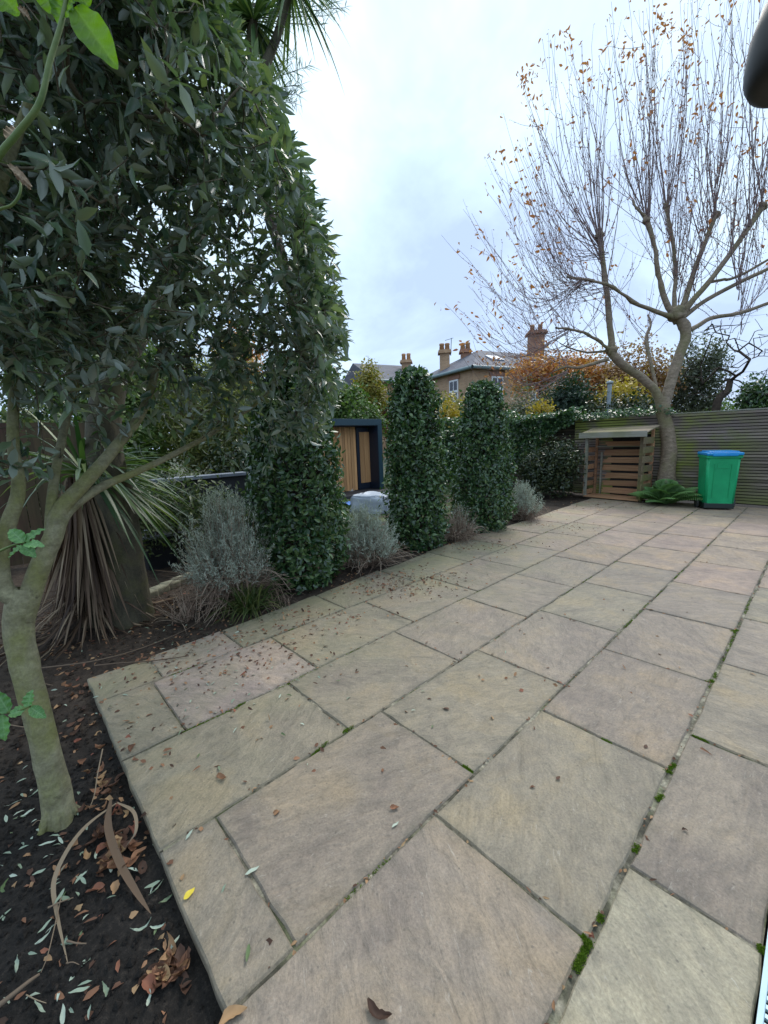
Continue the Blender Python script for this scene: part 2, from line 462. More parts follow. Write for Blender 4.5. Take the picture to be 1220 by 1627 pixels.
def mat_wood_stained(name, base, dark, green, gamount=0.8, gz=None, stretch=(1.5, 30, 30), gx=None):
    """weathered boards, algae stains in broad patches"""
    mt, ns, ls, b = new_mat(name)
    t = ns.new('ShaderNodeTexCoord'); g = ns.new('ShaderNodeNewGeometry'); oi = ns.new('ShaderNodeObjectInfo')
    mp = ns.new('ShaderNodeMapping'); mp.inputs['Scale'].default_value = stretch; ls.new(t.outputs['Object'], mp.inputs[0])
    ad = ns.new('ShaderNodeVectorMath'); ad.operation = 'ADD'
    ls.new(mp.outputs[0], ad.inputs[0]); ls.new(mth(ns, ls, 'MULTIPLY', oi.outputs['Random'], 53.0), ad.inputs[1])
    f = noise_tex(ns, ls, ad.outputs[0], 1.0, 6, 0.65)
    c = ramp_node(ns, ls, f, [(0.3, dark), (0.7, base)])
    br = mth(ns, ls, 'ADD', mth(ns, ls, 'MULTIPLY', oi.outputs['Random'], 0.7), 0.65)
    cb = ns.new('ShaderNodeCombineColor')
    for i in range(3): ls.new(br, cb.inputs[i])
    c = mixc(ns, ls, 1.0, c, cb.outputs[0], 'MULTIPLY')
    mp2 = ns.new('ShaderNodeMapping'); mp2.inputs['Scale'].default_value = (1.0, 1.0, 1.3); ls.new(g.outputs['Position'], mp2.inputs[0])
    a = noise_tex(ns, ls, mp2.outputs[0], 1.1, 4, 0.6)
    am = mth(ns, ls, 'MULTIPLY', ramp_node(ns, ls, a, [(0.43, 0.0), (0.58, 1.0)]), gamount)
    if gx is not None:
        sx = ns.new('ShaderNodeSeparateXYZ'); ls.new(g.outputs['Position'], sx.inputs[0])
        am = mth(ns, ls, 'MULTIPLY', am, mth(ns, ls, 'ADD', mth(ns, ls, 'MULTIPLY', mth(ns, ls, 'SUBTRACT', gx, sx.outputs[0]), 1.5, True), 0.12))
    if gz:
        sp = ns.new('ShaderNodeSeparateXYZ'); ls.new(g.outputs['Position'], sp.inputs[0])
        am2 = mth(ns, ls, 'MULTIPLY', mth(ns, ls, 'SUBTRACT', gz, sp.outputs[2]), 2.2, True)
        am = mth(ns, ls, 'MAXIMUM', am, mth(ns, ls, 'MULTIPLY', am2, gamount))
    c = mixc(ns, ls, am, c, mixc(ns, ls, f, tuple(0.55 * x for x in green), tuple(1.35 * x for x in green)))
    ls.new(c, b.inputs['Base Color']); b.inputs['Roughness'].default_value = 0.85
    bump(ns, ls, b, f, 0.4, 0.004)
    return mt
def mat_bark(name, c1, c2, moss=None, mscale=3.0, band=0.0, mcover=(0.5, 0.68)):
    mt, ns, ls, b = new_mat(name)
    g = ns.new('ShaderNodeNewGeometry'); p = g.outputs['Position']
    mp = ns.new('ShaderNodeMapping'); mp.inputs['Scale'].default_value = (1, 1, 2.2 if band else 0.5); ls.new(p, mp.inputs[0])
    f = noise_tex(ns, ls, mp.outputs[0], 11, 6, 0.65, 0.3); f2 = noise_tex(ns, ls, p, 70, 4, 0.7)
    c = ramp_node(ns, ls, f, [(0.3, c1), (0.7, c2)])
    if moss:
        mm = noise_tex(ns, ls, p, mscale, 5, 0.6)
        c = mixc(ns, ls, ramp_node(ns, ls, mm, [(mcover[0], 0.0), (mcover[1], 0.85)]), c, moss)
    c = mixc(ns, ls, 1.0, c, ramp_node(ns, ls, f2, [(0.3, 0.75), (0.7, 1.2)]), 'MULTIPLY')
    scar = noise_tex(ns, ls, mp.outputs[0], 5.5, 5, 0.6, 1.2)
    sm = ramp_node(ns, ls, scar, [(0.64, 0.0), (0.70, 0.65 if band else 0.3)])
    c = mixc(ns, ls, sm, c, tuple(0.3 * x for x in c1))
    ls.new(c, b.inputs['Base Color']); b.inputs['Roughness'].default_value = 0.85
    bump(ns, ls, b, mth(ns, ls, 'SUBTRACT', mth(ns, ls, 'ADD', f, mth(ns, ls, 'MULTIPLY', f2, 0.7)), mth(ns, ls, 'MULTIPLY', sm, 0.5)), 0.6, 0.009)
    return mt
def mat_plain(name, c, rough=0.5, metallic=0.0, spec=0.5):
    mt, ns, ls, b = new_mat(name)
    b.inputs['Base Color'].default_value = (*c, 1); b.inputs['Roughness'].default_value = rough
    b.inputs['Metallic'].default_value = metallic; b.inputs['Specular IOR Level'].default_value = spec
    return mt
def mat_brick(name, c1, c2, mortar, scale=1.0, stain=0.3, axes=('X', 'Y', 'Z')):
    mt, ns, ls, b = new_mat(name)
    t = ns.new('ShaderNodeTexCoord')
    sp = ns.new('ShaderNodeSeparateXYZ'); ls.new(t.outputs['Object'], sp.inputs[0])
    cb = ns.new('ShaderNodeCombineXYZ')
    ls.new(mth(ns, ls, 'ADD', sp.outputs[0], sp.outputs[1]), cb.inputs[0]); ls.new(sp.outputs[2], cb.inputs[1])
    bt = ns.new('ShaderNodeTexBrick'); ls.new(cb.outputs[0], bt.inputs['Vector'])
    bt.inputs['Color1'].default_value = (*c1, 1); bt.inputs['Color2'].default_value = (*c2, 1); bt.inputs['Mortar'].default_value = (*mortar, 1)
    bt.inputs['Scale'].default_value = scale; bt.inputs['Brick Width'].default_value = 0.23; bt.inputs['Row Height'].default_value = 0.075
    bt.inputs['Mortar Size'].default_value = 0.01
    f = noise_tex(ns, ls, t.outputs['Object'], 0.9, 5, 0.6)
    c = mixc(ns, ls, 1.0, bt.outputs[0], ramp_node(ns, ls, f, [(0.3, 1 - stain), (0.7, 1.1)]), 'MULTIPLY')
    ls.new(c, b.inputs['Base Color']); b.inputs['Roughness'].default_value = 0.9
    return mt

M = {}
M['stone'] = mat_stone(); M['soil'] = mat_soil(); M['mortar'] = mat_mortar()
M['moss'] = mat_leaf('moss', [(0.05, 0.10, 0.010), (0.10, 0.17, 0.016), (0.17, 0.23, 0.04)], rough=0.9, trans=0.25, spec=0.1)
M['lawn'] = mat_noise('lawn_turf', (0.035, 0.055, 0.018), (0.08, 0.10, 0.035), 6, 0.95, 0.6, 60, 0.03, c3=(0.13, 0.13, 0.06), coords='Object')
M['ground'] = mat_noise('far_ground', (0.04, 0.045, 0.025), (0.07, 0.075, 0.04), 0.4, 0.95, 0)
M['grass'] = mat_leaf('grass_blade', [(0.03, 0.06, 0.012), (0.07, 0.11, 0.025), (0.16, 0.16, 0.06)], rough=0.5, trans=0.25)
M['olive_leaf'] = mat_leaf('evergreen_leaf', [(0.034, 0.066, 0.042), (0.060, 0.105, 0.064), (0.095, 0.145, 0.085), (0.17, 0.205, 0.11)],
                           under=(0.26, 0.30, 0.25), rough=0.3, trans=0.26, spec=0.7)
M['olive_bark'] = mat_bark('evergreen_bark', (0.14, 0.125, 0.07), (0.32, 0.30, 0.18), moss=(0.19, 0.19, 0.06), mscale=6, mcover=(0.42, 0.62), band=1)
M['olive_twig'] = mat_bark('evergreen_twig', (0.07, 0.055, 0.035), (0.15, 0.125, 0.08))
M['laurel_leaf'] = mat_leaf('clipped_laurel_leaf', [(0.014, 0.042, 0.016), (0.030, 0.080, 0.028), (0.060, 0.125, 0.042), (0.14, 0.215, 0.075)],
                            under=(0.08, 0.13, 0.05), rough=0.25, trans=0.16, spec=0.7)
M['laurel_twig'] = mat_noise('laurel_twig', (0.03, 0.022, 0.016), (0.07, 0.05, 0.035), 10, 0.9, 0)
M['ivy_leaf'] = mat_leaf('ivy_leaf', [(0.014, 0.045, 0.018), (0.032, 0.085, 0.03), (0.065, 0.14, 0.045), (0.13, 0.21, 0.07)], under=(0.07, 0.11, 0.05), rough=0.3, trans=0.18, spec=0.7)
M['shrub_leaf'] = mat_leaf('dark_shrub_leaf', [(0.014, 0.030, 0.014), (0.032, 0.052, 0.02), (0.08, 0.09, 0.03)], rough=0.3, trans=0.12)
M['silver_leaf'] = mat_leaf('silver_leaf', [(0.32, 0.37, 0.29), (0.47, 0.52, 0.42), (0.62, 0.66, 0.56)], rough=0.7, trans=0.15, spec=0.2, tcol=(0.3, 0.36, 0.25))
M['dry_twig'] = mat_leaf('dry_twig', [(0.14, 0.095, 0.07), (0.27, 0.19, 0.14), (0.45, 0.36, 0.27)], rough=0.8, trans=0.0, spec=0.2)
M['dead_strap'] = mat_leaf('dead_strap_leaf', [(0.035, 0.021, 0.014), (0.075, 0.045, 0.029), (0.145, 0.095, 0.06), (0.29, 0.22, 0.145)], rough=0.65, trans=0.1, spec=0.3, tcol=(0.2, 0.1, 0.05))
M['strap'] = mat_leaf('green_strap_leaf', [(0.03, 0.075, 0.028), (0.06, 0.115, 0.04), (0.12, 0.18, 0.07), (0.22, 0.27, 0.12)], rough=0.4, trans=0.2)
M['cord_bark'] = mat_bark('mossy_palm_bark', (0.035, 0.03, 0.02), (0.11, 0.095, 0.055), moss=(0.085, 0.085, 0.025), mscale=5)
M['fern'] = mat_leaf('fern_leaf', [(0.09, 0.19, 0.06), (0.15, 0.28, 0.10), (0.23, 0.36, 0.15)], rough=0.5, trans=0.25)
M['bright_leaf'] = mat_leaf('young_bright_leaf', [(0.05, 0.13, 0.008), (0.07, 0.17, 0.010), (0.09, 0.20, 0.014)], under=(0.08, 0.17, 0.02), rough=0.45, trans=0.4, tcol=(0.20, 0.45, 0.01))
def add_veins(mt, col):
    ns, ls = mt.node_tree.nodes, mt.node_tree.links; b = ns['Principled BSDF']
    src = b.inputs['Base Color'].links[0].from_socket
    a = ns.new('ShaderNodeAttribute'); a.attribute_name = 'vein'
    g = ns.new('ShaderNodeNewGeometry'); f = noise_tex(ns, ls, g.outputs['Position'], 90, 5, 0.7)
    c = mixc(ns, ls, 1.0, src, ramp_node(ns, ls, f, [(0.35, 0.7), (0.7, 1.2)]), 'MULTIPLY')
    c = mixc(ns, ls, mth(ns, ls, 'MULTIPLY', a.outputs['Fac'], 0.5), c, col)
    ls.new(c, b.inputs['Base Color'])
    bump(ns, ls, b, a.outputs['Fac'], 0.5, 0.002)
add_veins(M['bright_leaf'], (0.20, 0.32, 0.06))
M['mint_leaf'] = mat_leaf('pale_young_leaf', [(0.08, 0.20, 0.06), (0.13, 0.29, 0.10), (0.20, 0.38, 0.16)], rough=0.4, trans=0.25)
add_veins(M['mint_leaf'], (0.26, 0.42, 0.2))
M['green_stem'] = mat_noise('green_stem', (0.07, 0.13, 0.02), (0.16, 0.21, 0.06), 30, 0.5, 0.2)
M['cherry_bark'] = mat_bark('banded_bark', (0.13, 0.095, 0.065), (0.32, 0.25, 0.18), moss=(0.16, 0.15, 0.06), mscale=2.2, band=1, mcover=(0.48, 0.7))
M['shoot'] = mat_bark('shoot_bark', (0.13, 0.09, 0.095), (0.25, 0.18, 0.17))
M['autumn_leaf'] = mat_leaf('autumn_leaf', [(0.26, 0.075, 0.035), (0.40, 0.15, 0.045), (0.55, 0.27, 0.06), (0.30, 0.11, 0.05)], rough=0.6, trans=0.4, tcol=(0.5, 0.22, 0.06))
M['bud'] = mat_leaf('withered_leaf', [(0.17, 0.06, 0.055), (0.27, 0.11, 0.09), (0.30, 0.17, 0.10)], rough=0.7, trans=0.2, tcol=(0.35, 0.12, 0.08))
M['litter'] = mat_leaf('fallen_leaf', [(0.05, 0.028, 0.02), (0.13, 0.065, 0.042), (0.27, 0.13, 0.07), (0.42, 0.27, 0.14), (0.24, 0.075, 0.05)], rough=0.65, trans=0.12, spec=0.3, tcol=(0.3, 0.15, 0.06))
M['pale_litter'] = mat_leaf('fallen_olive_leaf', [(0.22, 0.28, 0.20), (0.34, 0.41, 0.31), (0.48, 0.54, 0.44), (0.10, 0.15, 0.05)], rough=0.55, trans=0.1, spec=0.3, tcol=(0.3, 0.35, 0.2))
M['yellow_leaf'] = mat_leaf('yellow_leaf', [(0.75, 0.55, 0.04), (0.78, 0.62, 0.08)], rough=0.5, trans=0.1, tcol=(0.7, 0.5, 0.05))
M['slat'] = mat_wood_stained('fence_slat_wood', (0.25, 0.20, 0.17), (0.135, 0.105, 0.09), (0.20, 0.225, 0.05), 0.9, gz=0.42, gx=-0.75)
M['slat_dark'] = mat_wood_stained('old_slat_wood', (0.10, 0.075, 0.055), (0.05, 0.036, 0.028), (0.05, 0.06, 0.015), 0.6)
M['gap_shade'] = mat_plain('gap_shade', (0.018, 0.014, 0.011), 0.9)  # near-black colour standing in for the shade in gaps between boards
M['pale_wood'] = mat_wood_stained('silvered_wood', (0.36, 0.35, 0.30), (0.22, 0.21, 0.17), (0.17, 0.19, 0.06), 0.5)
M['roof_wood'] = mat_wood_stained('weathered_roof_board', (0.30, 0.235, 0.17), (0.19, 0.145, 0.10), (0.19, 0.18, 0.07), 0.7)
M['store_wood'] = mat_wood_stained('store_board', (0.54, 0.30, 0.165), (0.27, 0.13, 0.07), (0.36, 0.25, 0.10), 0.25)
M['store_green'] = mat_wood_stained('store_side_board', (0.24, 0.19, 0.11), (0.14, 0.10, 0.06), (0.17, 0.18, 0.045), 0.9)
M['bin'] = mat_noise('green_plastic', (0.0, 0.28, 0.105), (0.005, 0.37, 0.14), 3.5, 0.5, 0.08, 120, 0.002, spec=0.45)
M['lid'] = mat_noise('blue_plastic', (0.0, 0.27, 0.66), (0.015, 0.33, 0.74), 6, 0.4, 0.05, 200, 0.001)
M['bin_black'] = mat_plain('black_plastic', (0.012, 0.022, 0.020), 0.5)
M['tyre'] = mat_plain('grey_tyre', (0.06, 0.062, 0.06), 0.75)
M['teal'] = mat_plain('dark_teal_paint', (0.026, 0.062, 0.085), 0.45)
M['navy'] = mat_plain('navy_paint', (0.010, 0.018, 0.036), 0.45)
M['clad'] = mat_wood_stained('cedar_cladding', (0.70, 0.39, 0.18), (0.52, 0.265, 0.11), (0.4, 0.2, 0.08), 0.1, stretch=(14, 14, 1.2))
M['glass'] = mat_plain('dark_glass', (0.012, 0.016, 0.024), 0.08, 0.0, 0.7)
M['deck'] = mat_plain('dark_plinth', (0.05, 0.047, 0.055), 0.7)
M['tarp'] = mat_noise('grey_cover', (0.30, 0.33, 0.39), (0.40, 0.44, 0.50), 4, 0.5, 0.3, 8, 0.03)
M['blue'] = mat_noise('blue_sheet', (0.05, 0.17, 0.55), (0.12, 0.28, 0.70), 8, 0.45, 0.4, 14, 0.02)
M['white'] = mat_plain('white_paint', (0.78, 0.79, 0.80), 0.5)
M['brick'] = mat_brick('yellow_stock_brick', (0.50, 0.30, 0.165), (0.40, 0.225, 0.12), (0.42, 0.35, 0.26))
M['brick_red'] = mat_brick('red_brick', (0.42, 0.19, 0.11), (0.34, 0.145, 0.085), (0.32, 0.25, 0.20))
M['slate'] = mat_noise('roof_slate', (0.075, 0.075, 0.095), (0.13, 0.13, 0.155), 2.0, 0.8, 0.4, 3, 0.05, stretch=(1, 1, 3))
M['gutter'] = mat_plain('grey_green_gutter', (0.17, 0.235, 0.245), 0.5)
M['pot'] = mat_noise('chimney_pot_clay', (0.42, 0.22, 0.11), (0.52, 0.31, 0.17), 3, 0.85, 0)
M['black'] = mat_noise('black_paint', (0.012, 0.013, 0.016), (0.024, 0.025, 0.03), 5, 0.6, 0.1, 30, 0.002)
M['coping'] = mat_noise('pale_coping', (0.15, 0.165, 0.20), (0.24, 0.26, 0.30), 5, 0.6, 0.2, 30, 0.003)
M['edging'] = mat_noise('old_edging_stone', (0.15, 0.145, 0.10), (0.30, 0.28, 0.20), 9, 0.9, 0.5, 40, 0.01)
M['brown_fence'] = mat_wood_stained('brown_board', (0.085, 0.042, 0.027), (0.035, 0.018, 0.012), (0.08, 0.085, 0.03), 0.35, stretch=(20, 20, 1))
M['steel'] = mat_noise('galvanised_steel', (0.36, 0.49, 0.54), (0.46, 0.60, 0.65), 12, 0.5, 0.1, 60, 0.001, metallic=0.3)
M['drain_dark'] = mat_plain('channel_inside', (0.012, 0.013, 0.018), 0.8)
M['lamp'] = mat_plain('dark_bronze', (0.026, 0.023, 0.022), 0.55)
M['pipe'] = mat_plain('flue_metal', (0.35, 0.40, 0.43), 0.45, 0.4)
M['bag'] = mat_plain('white_sack', (0.70, 0.68, 0.66), 0.7)
M['stick'] = mat_leaf('stick', [(0.09, 0.06, 0.04), (0.20, 0.14, 0.09), (0.33, 0.25, 0.16)], rough=0.8, trans=0)

# ------------------------------------------------------------------ the setting: ground, soil, lawn
def grid_mesh(name, xs, ys, zf):
    X, Y = np.meshgrid(xs, ys, indexing='ij')
    Z = zf(X, Y)
    V = np.stack([X, Y, Z], -1).reshape(-1, 3)
    nx, ny = len(xs), len(ys)
    i = np.arange(nx - 1)[:, None] * ny; j = np.arange(ny - 1)[None]
    F = np.stack([i + j, i + ny + j, i + ny + j + 1, i + j + 1], -1).reshape(-1, 4)
    return mesh_from(name, V, [F])
def lat_noise(X, Y, s, seed, amp):
    r = np.random.default_rng(seed); G = r.normal(size=(64, 64))
    x = X / s; y = Y / s
    i = np.floor(x).astype(int); j = np.floor(y).astype(int); fx = x - i; fy = y - j
    fx = fx * fx * (3 - 2 * fx); fy = fy * fy * (3 - 2 * fy)
    g = lambda a, b: G[a % 64, b % 64]
    return amp * (g(i, j) * (1 - fx) * (1 - fy) + g(i + 1, j) * fx * (1 - fy) + g(i, j + 1) * (1 - fx) * fy + g(i + 1, j + 1) * fx * fy)
def soil_z(X, Y):
    X = np.asarray(X, float); Y = np.asarray(Y, float)
    base = np.where(Y < 0.3, -0.055, -0.055 + 0.03 * np.clip((-3.1 - X) / 0.3, 0, 1))
    z = base + lat_noise(X, Y, 0.45, 1, 0.010) + lat_noise(X, Y, 0.13, 2, 0.006) + lat_noise(X, Y, 0.045, 3, 0.0035)
    under = (X > -3.05) & (Y > 0.33)
    return np.where(under, np.minimum(z, -0.052), z)
link('ground', grid_mesh('ground', np.linspace(-320, 220, 40), np.linspace(-220, 320, 40), lambda x, y: x * 0 - 0.13), M['ground'], kind='structure')
xs = np.concatenate([np.linspace(-6.0, -3.6, 40), np.linspace(-3.55, -0.3, 110), np.linspace(-0.2, 1.0, 12)])
ys = np.concatenate([np.linspace(-2.0, -0.75, 30), np.linspace(-0.72, 1.3, 75), np.linspace(1.4, 11.6, 110)])
xs = np.concatenate([np.linspace(-9.5, -6.1, 30), xs])
link('soil_bed', grid_mesh('soil_bed', xs, ys, soil_z), M['soil'], kind='structure')
link('lawn', grid_mesh('lawn', np.linspace(-16, -5.0, 50), np.linspace(2.4, 11.6, 60), lambda x, y: -0.020 + lat_noise(x, y, 0.7, 5, 0.008)), M['lawn'], kind='structure')

# ------------------------------------------------------------------ the paved terrace
END_Y = 10.02
def left_edge(y):
    return np.interp(y, [0.2, 1.0, 1.2, 2.0, 2.7, 3.6, 5.0, 6.0, 10.1], [-3.19, -3.20, -3.25, -3.31, -3.36, -3.47, -3.52, -3.50, -3.58])
LX = [-1.906 * H, -1.475 * H, -1.05 * H, -0.631 * H, -0.227 * H, 0.012 * H]
GAPX = {0: 0.009, 1: 0.009, 2: 0.011, 3: 0.012, 4: 0.016, 5: 0.006}
JY = [
    [0.16, 0.405, 0.77, 1.42, 2.05, 2.68, 3.30, 3.93, 4.55, 5.16, 5.80, 6.40],
    [0.16, 0.36, 0.925, 1.565, 2.18, 2.80, 3.42, 4.04, 4.66, 5.28, 5.90, 6.52],
    [0.16, 0.77, 1.405, 2.03, 2.645, 3.26, 3.88, 4.50, 5.12, 5.74, 6.36],
    [0.16, 0.30, 0.918, 1.542, 2.163, 2.788, 3.41, 4.03, 4.65, 5.27, 5.89, 6.51],
    [-0.05, 0.726, 1.335, 1.948, 2.566, 3.17, 3.783, 4.40, 5.02, 5.64, 6.25],
    [-0.05, 0.33, 0.945, 1.55, 2.157, 2.77, 3.39, 4.01, 4.63, 5.25, 5.87, 6.49]]
STONE_COLS = [(0.315, 0.268, 0.205), (0.325, 0.276, 0.210), (0.336, 0.276, 0.220), (0.318, 0.264, 0.206), (0.330, 0.284, 0.212), (0.340, 0.282, 0.224)]
patio = thing('terrace', 'riven grey buff sandstone slab terrace with mossy joints', 'terrace', (0, 0, 0))
patio['kind'] = 'structure'
def slab_mesh(poly_edges, r):
    """outline from 4 corners -> wobbly outline rings"""
    (x0, y0), (x1, y1), (x2, y2), (x3, y3) = poly_edges
    C = np.array(poly_edges, float); out = []
    for a in range(4):
        p, q = C[a], C[(a + 1) % 4]
        n = max(3, int(np.linalg.norm(q - p) / 0.075))
        t = np.linspace(0, 1, n, endpoint=False)[:, None]
        seg = p + (q - p) * t
        nrm = np.array([-(q - p)[1], (q - p)[0]]); nrm /= np.linalg.norm(nrm)
        seg[1:] += nrm * r.normal(0, 0.0022, (n - 1, 1))
        out.append(seg)
    O = np.concatenate(out); k = len(O)
    cen = C.mean(0)
    d = cen - O; ln = np.abs(d)
    def inset(w):
        half = np.abs(C - cen).max(0)
        s = 1 - w / half
        return cen + (O - cen) * s
    rings = [(O, -0.045), (O, -0.007), (inset(0.006), -0.0005), (inset(0.05), 0.0)]
    V = np.concatenate([np.column_stack([xy, np.full(k, z)]) for xy, z in rings])
    V[k * 2:k * 3, 2] += r.normal(0, 0.0007, k)
    edge = np.concatenate([np.ones(k), np.ones(k), np.full(k, 0.95), np.zeros(k)])
    F = []
    for a in range(3):
        j = np.arange(k); j2 = (j + 1) % k
        F.append(np.stack([a * k + j, a * k + j2, (a + 1) * k + j2, (a + 1) * k + j], -1))
    F = [np.concatenate(F), (3 * k + np.arange(k))[None]]
    return V, F, edge, cen
r_ = np.random.default_rng(21)
for row in range(6):
    js = [j * H for j in JY[row]] + [END_Y]
    for a, b in zip(js[:-1], js[1:]):
        g = 0.0036
        ya, yb = a + (0 if a == js[0] else g), b - g
        xr = LX[row] - GAPX[row] / 2
        if row == 0:
            xl0, xl1 = left_edge(ya) + r_.normal(0, 0.015), left_edge(yb) + r_.normal(0, 0.015)
        else:
            xl0 = xl1 = LX[row - 1] + GAPX[row - 1] / 2
        V, F, edge, cen = slab_mesh([(xl0, ya), (xr, ya), (xr, yb), (xl1, yb)], r_)
        V[:, 0] -= cen[0]; V[:, 1] -= cen[1]
        o = link('slab', mesh_from('slab', V, F, False, {'edge': edge}), M['stone'], patio)
        o.location = (cen[0], cen[1], r_.normal(0, 0.0012))
        o.rotation_euler = (r_.normal(0, 0.0016), r_.normal(0, 0.0016), 0)
        c = np.array(STONE_COLS[r_.integers(len(STONE_COLS))]) * np.array([0.852, 0.838, 0.832]) * r_.normal(1.0, 0.03)
        if row == 0 and abs(cen[1] - 0.86) < 0.3 or row == 1 and abs(cen[1] - 0.95) < 0.2: c = np.array((0.352, 0.278, 0.240))
        if row == 5 and cen[1] < 1.2 and cen[1] > 0.6: c = np.array((0.37, 0.325, 0.235))
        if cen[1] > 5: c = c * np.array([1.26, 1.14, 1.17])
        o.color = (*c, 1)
P0 = np.array([[left_edge(0.24) + 0.03, 0.245], [0.0 + 0.014, -0.1]])
bm = bmesh.new()
ysb = np.linspace(0.25, END_Y - 0.02, 40)
lv = [bm.verts.new((left_edge(y) + 0.06, y, -0.0075)) for y in ysb]
rv = [bm.verts.new((0.0145, y, -0.0075)) for y in ysb]
for i in range(len(ysb) - 1): bm.faces.new((lv[i], rv[i], rv[i + 1], lv[i + 1]))
bm_obj('mortar_bed', bm, M['mortar'], patio)
# mossy tufts growing in the joints
segs = []
def seg_px(p, q, n, w=0.012): segs.append((onz(*p)[:2], onz(*q)[:2], n, w))
seg_px((935, 1492), (915, 1540), 420, 0.014); seg_px((925, 1485), (935, 1500), 160, 0.014); seg_px((950, 1462), (956, 1450), 70)
seg_px((1063, 1220), (1072, 1213), 130); seg_px((1055, 1222), (1066, 1226), 90, 0.01); seg_px((1045, 1270), (1052, 1262), 130); seg_px((1008, 1352), (1013, 1342), 70)
seg_px((735, 1215), (750, 1227), 240, 0.010); seg_px((545, 1163), (562, 1152), 180, 0.012); seg_px((495, 1200), (520, 1178), 160, 0.01)
seg_px((1100, 1167), (1125, 1178), 170, 0.008); seg_px((1122, 1082), (1132, 1080), 120); seg_px((1160, 1003), (1172, 1000), 160, 0.02); seg_px((955, 1172), (970, 1180), 80, 0.008)
seg_px((976, 1006), (1030, 957), 220, 0.01); seg_px((1150, 1050), (1168, 1004), 150); seg_px((225, 1100), (266, 1172), 260, 0.008); seg_px((290, 1163), (380, 1122), 300, 0.008)
seg_px((975, 895), (1000, 880), 160, 0.014); seg_px((1070, 920), (1085, 905), 120); seg_px((1185, 975), (1192, 950), 90); seg_px((1205, 1503), (1215, 1508), 120, 0.014); seg_px((440, 1095), (505, 1062), 150, 0.01)
for _ in range(26):
    li = r_.integers(5); y0 = r_.uniform(0.4, 9.5); x0 = LX[li]
    segs.append((np.array([x0, y0]), np.array([x0, y0 + r_.uniform(0.03, 0.25)]), int(r_.integers(20, 90)), GAPX[li] * 0.5))
MP = []
for p, q, n, w in segs:
    n = int(n * .6); t = rng.random(n)[:, None]; d = unit(q - p); w = w * .7; nn = np.array([-d[1], d[0]])
    MP.append(p + (q - p) * t + nn * rng.normal(0, w * 0.55, (n, 1)))
MP = np.concatenate(MP); n = len(MP)
MP = np.repeat(MP, 5, 0) + rng.normal(0, 0.003, (n * 5, 2)); n = len(MP)
D = unit(np.column_stack([rng.normal(0, .7, n), rng.normal(0, .7, n), np.full(n, 1.0)]))
moss = leaf_obj('joint_moss', np.column_stack([MP, rng.uniform(-0.009, -0.003, n)]), D, rand_dirs(n), rng.uniform(.004, .008, n), rng.uniform(.003, .005, n), M['moss'], patio, T4)

# galvanised drain by the house
dr = thing('channel_drain', 'pale galvanised slotted drain grate along the right edge of the paving', 'drain grate', (0.0915, 5.0, 0))
L_ = 10.0
for x in (-0.0645, 0.0645):
    box('rail', (x, 0, -0.001), (0.014, L_, 0.014), M['steel'], dr, bevel=0.002)
box('channel', (0, 0, -0.045), (0.114, L_, 0.02), M['drain_dark'], dr)
nb = 300
me_bar = None
for i in range(nb):
    y = -4.4 + i * 0.024
    if me_bar is None:
        o = box('bar', (0, y, -0.0015), (0.1148, 0.011, 0.009), M['steel'], dr); me_bar = o.data
    else:
        o = link('bar', me_bar, None, dr); o.location = (0, y, -0.0015)
bm = bmesh.new()
for i in range(300, 390): add_box(bm, (0, -4.4 + i * 0.024, -0.0015), (0.1148, 0.011, 0.009))
bm_obj('far_bars', bm, M['steel'], dr, kind='stuff')

# ------------------------------------------------------------------ fences
FY = 10.2
fz = float(ony(1200, 651, FY)[2])
fence = thing('slatted_fence', 'brown horizontal slat fence with green algae behind the bin', 'fence', (-1.0, FY, 0))
ns_ = 30; pitch = (fz - 0.03) / ns_
bm = bmesh.new(); add_box(bm, (0, 0, 0), (6.2, 0.022, pitch - 0.014), 0, 0.003)
me_s = bpy.data.meshes.new('slat'); bm.to_mesh(me_s); bm.free(); me_s.materials.append(M['slat'])
for i in range(ns_):
    o = link('slat', me_s, None, fence); o.location = (-0.1, r_.normal(0, 0.002), 0.03 + (i + 0.5) * pitch)
    o.rotation_euler = (r_.normal(0, 0.02), r_.normal(0, 0.0006), 0)
box('capping', (-0.1, 0.012, fz + 0.012), (6.2, 0.065, 0.022), M['pale_wood'], fence, bevel=0.003)
box('gap_shade_panel', (-0.1, 0.045, fz / 2), (6.19, 0.02, fz - 0.03), M['gap_shade'], fence)  # added dark sheet, paints the shade seen between the slats
for x in (-2.9, -1.0, 0.9, 2.7): box('post', (x, 0.11, fz / 2), (0.09, 0.09, fz - 0.01), M['slat_dark'], fence)
fence2 = thing('ivy_fence', 'old dark slat fence mostly hidden under ivy left of the log store', 'fence', (-7.0, FY + 0.15, 0))
hz = 1.78
bm = bmesh.new(); add_box(bm, (0, 0, 0), (5.7, 0.022, 0.055), 0, 0.002)
me_s = bpy.data.meshes.new('slat'); bm.to_mesh(me_s); bm.free(); me_s.materials.append(M['slat_dark'])
for i in range(26):
    o = link('slat', me_s, None, fence2); o.location = (-0.05, r_.normal(0, 0.002), 0.05 + i * 0.067)
box('gap_shade_panel', (-0.05, 0.04, hz / 2), (5.69, 0.02, hz - 0.05), M['gap_shade'], fence2)  # same dark sheet added here so the slat gaps look shaded

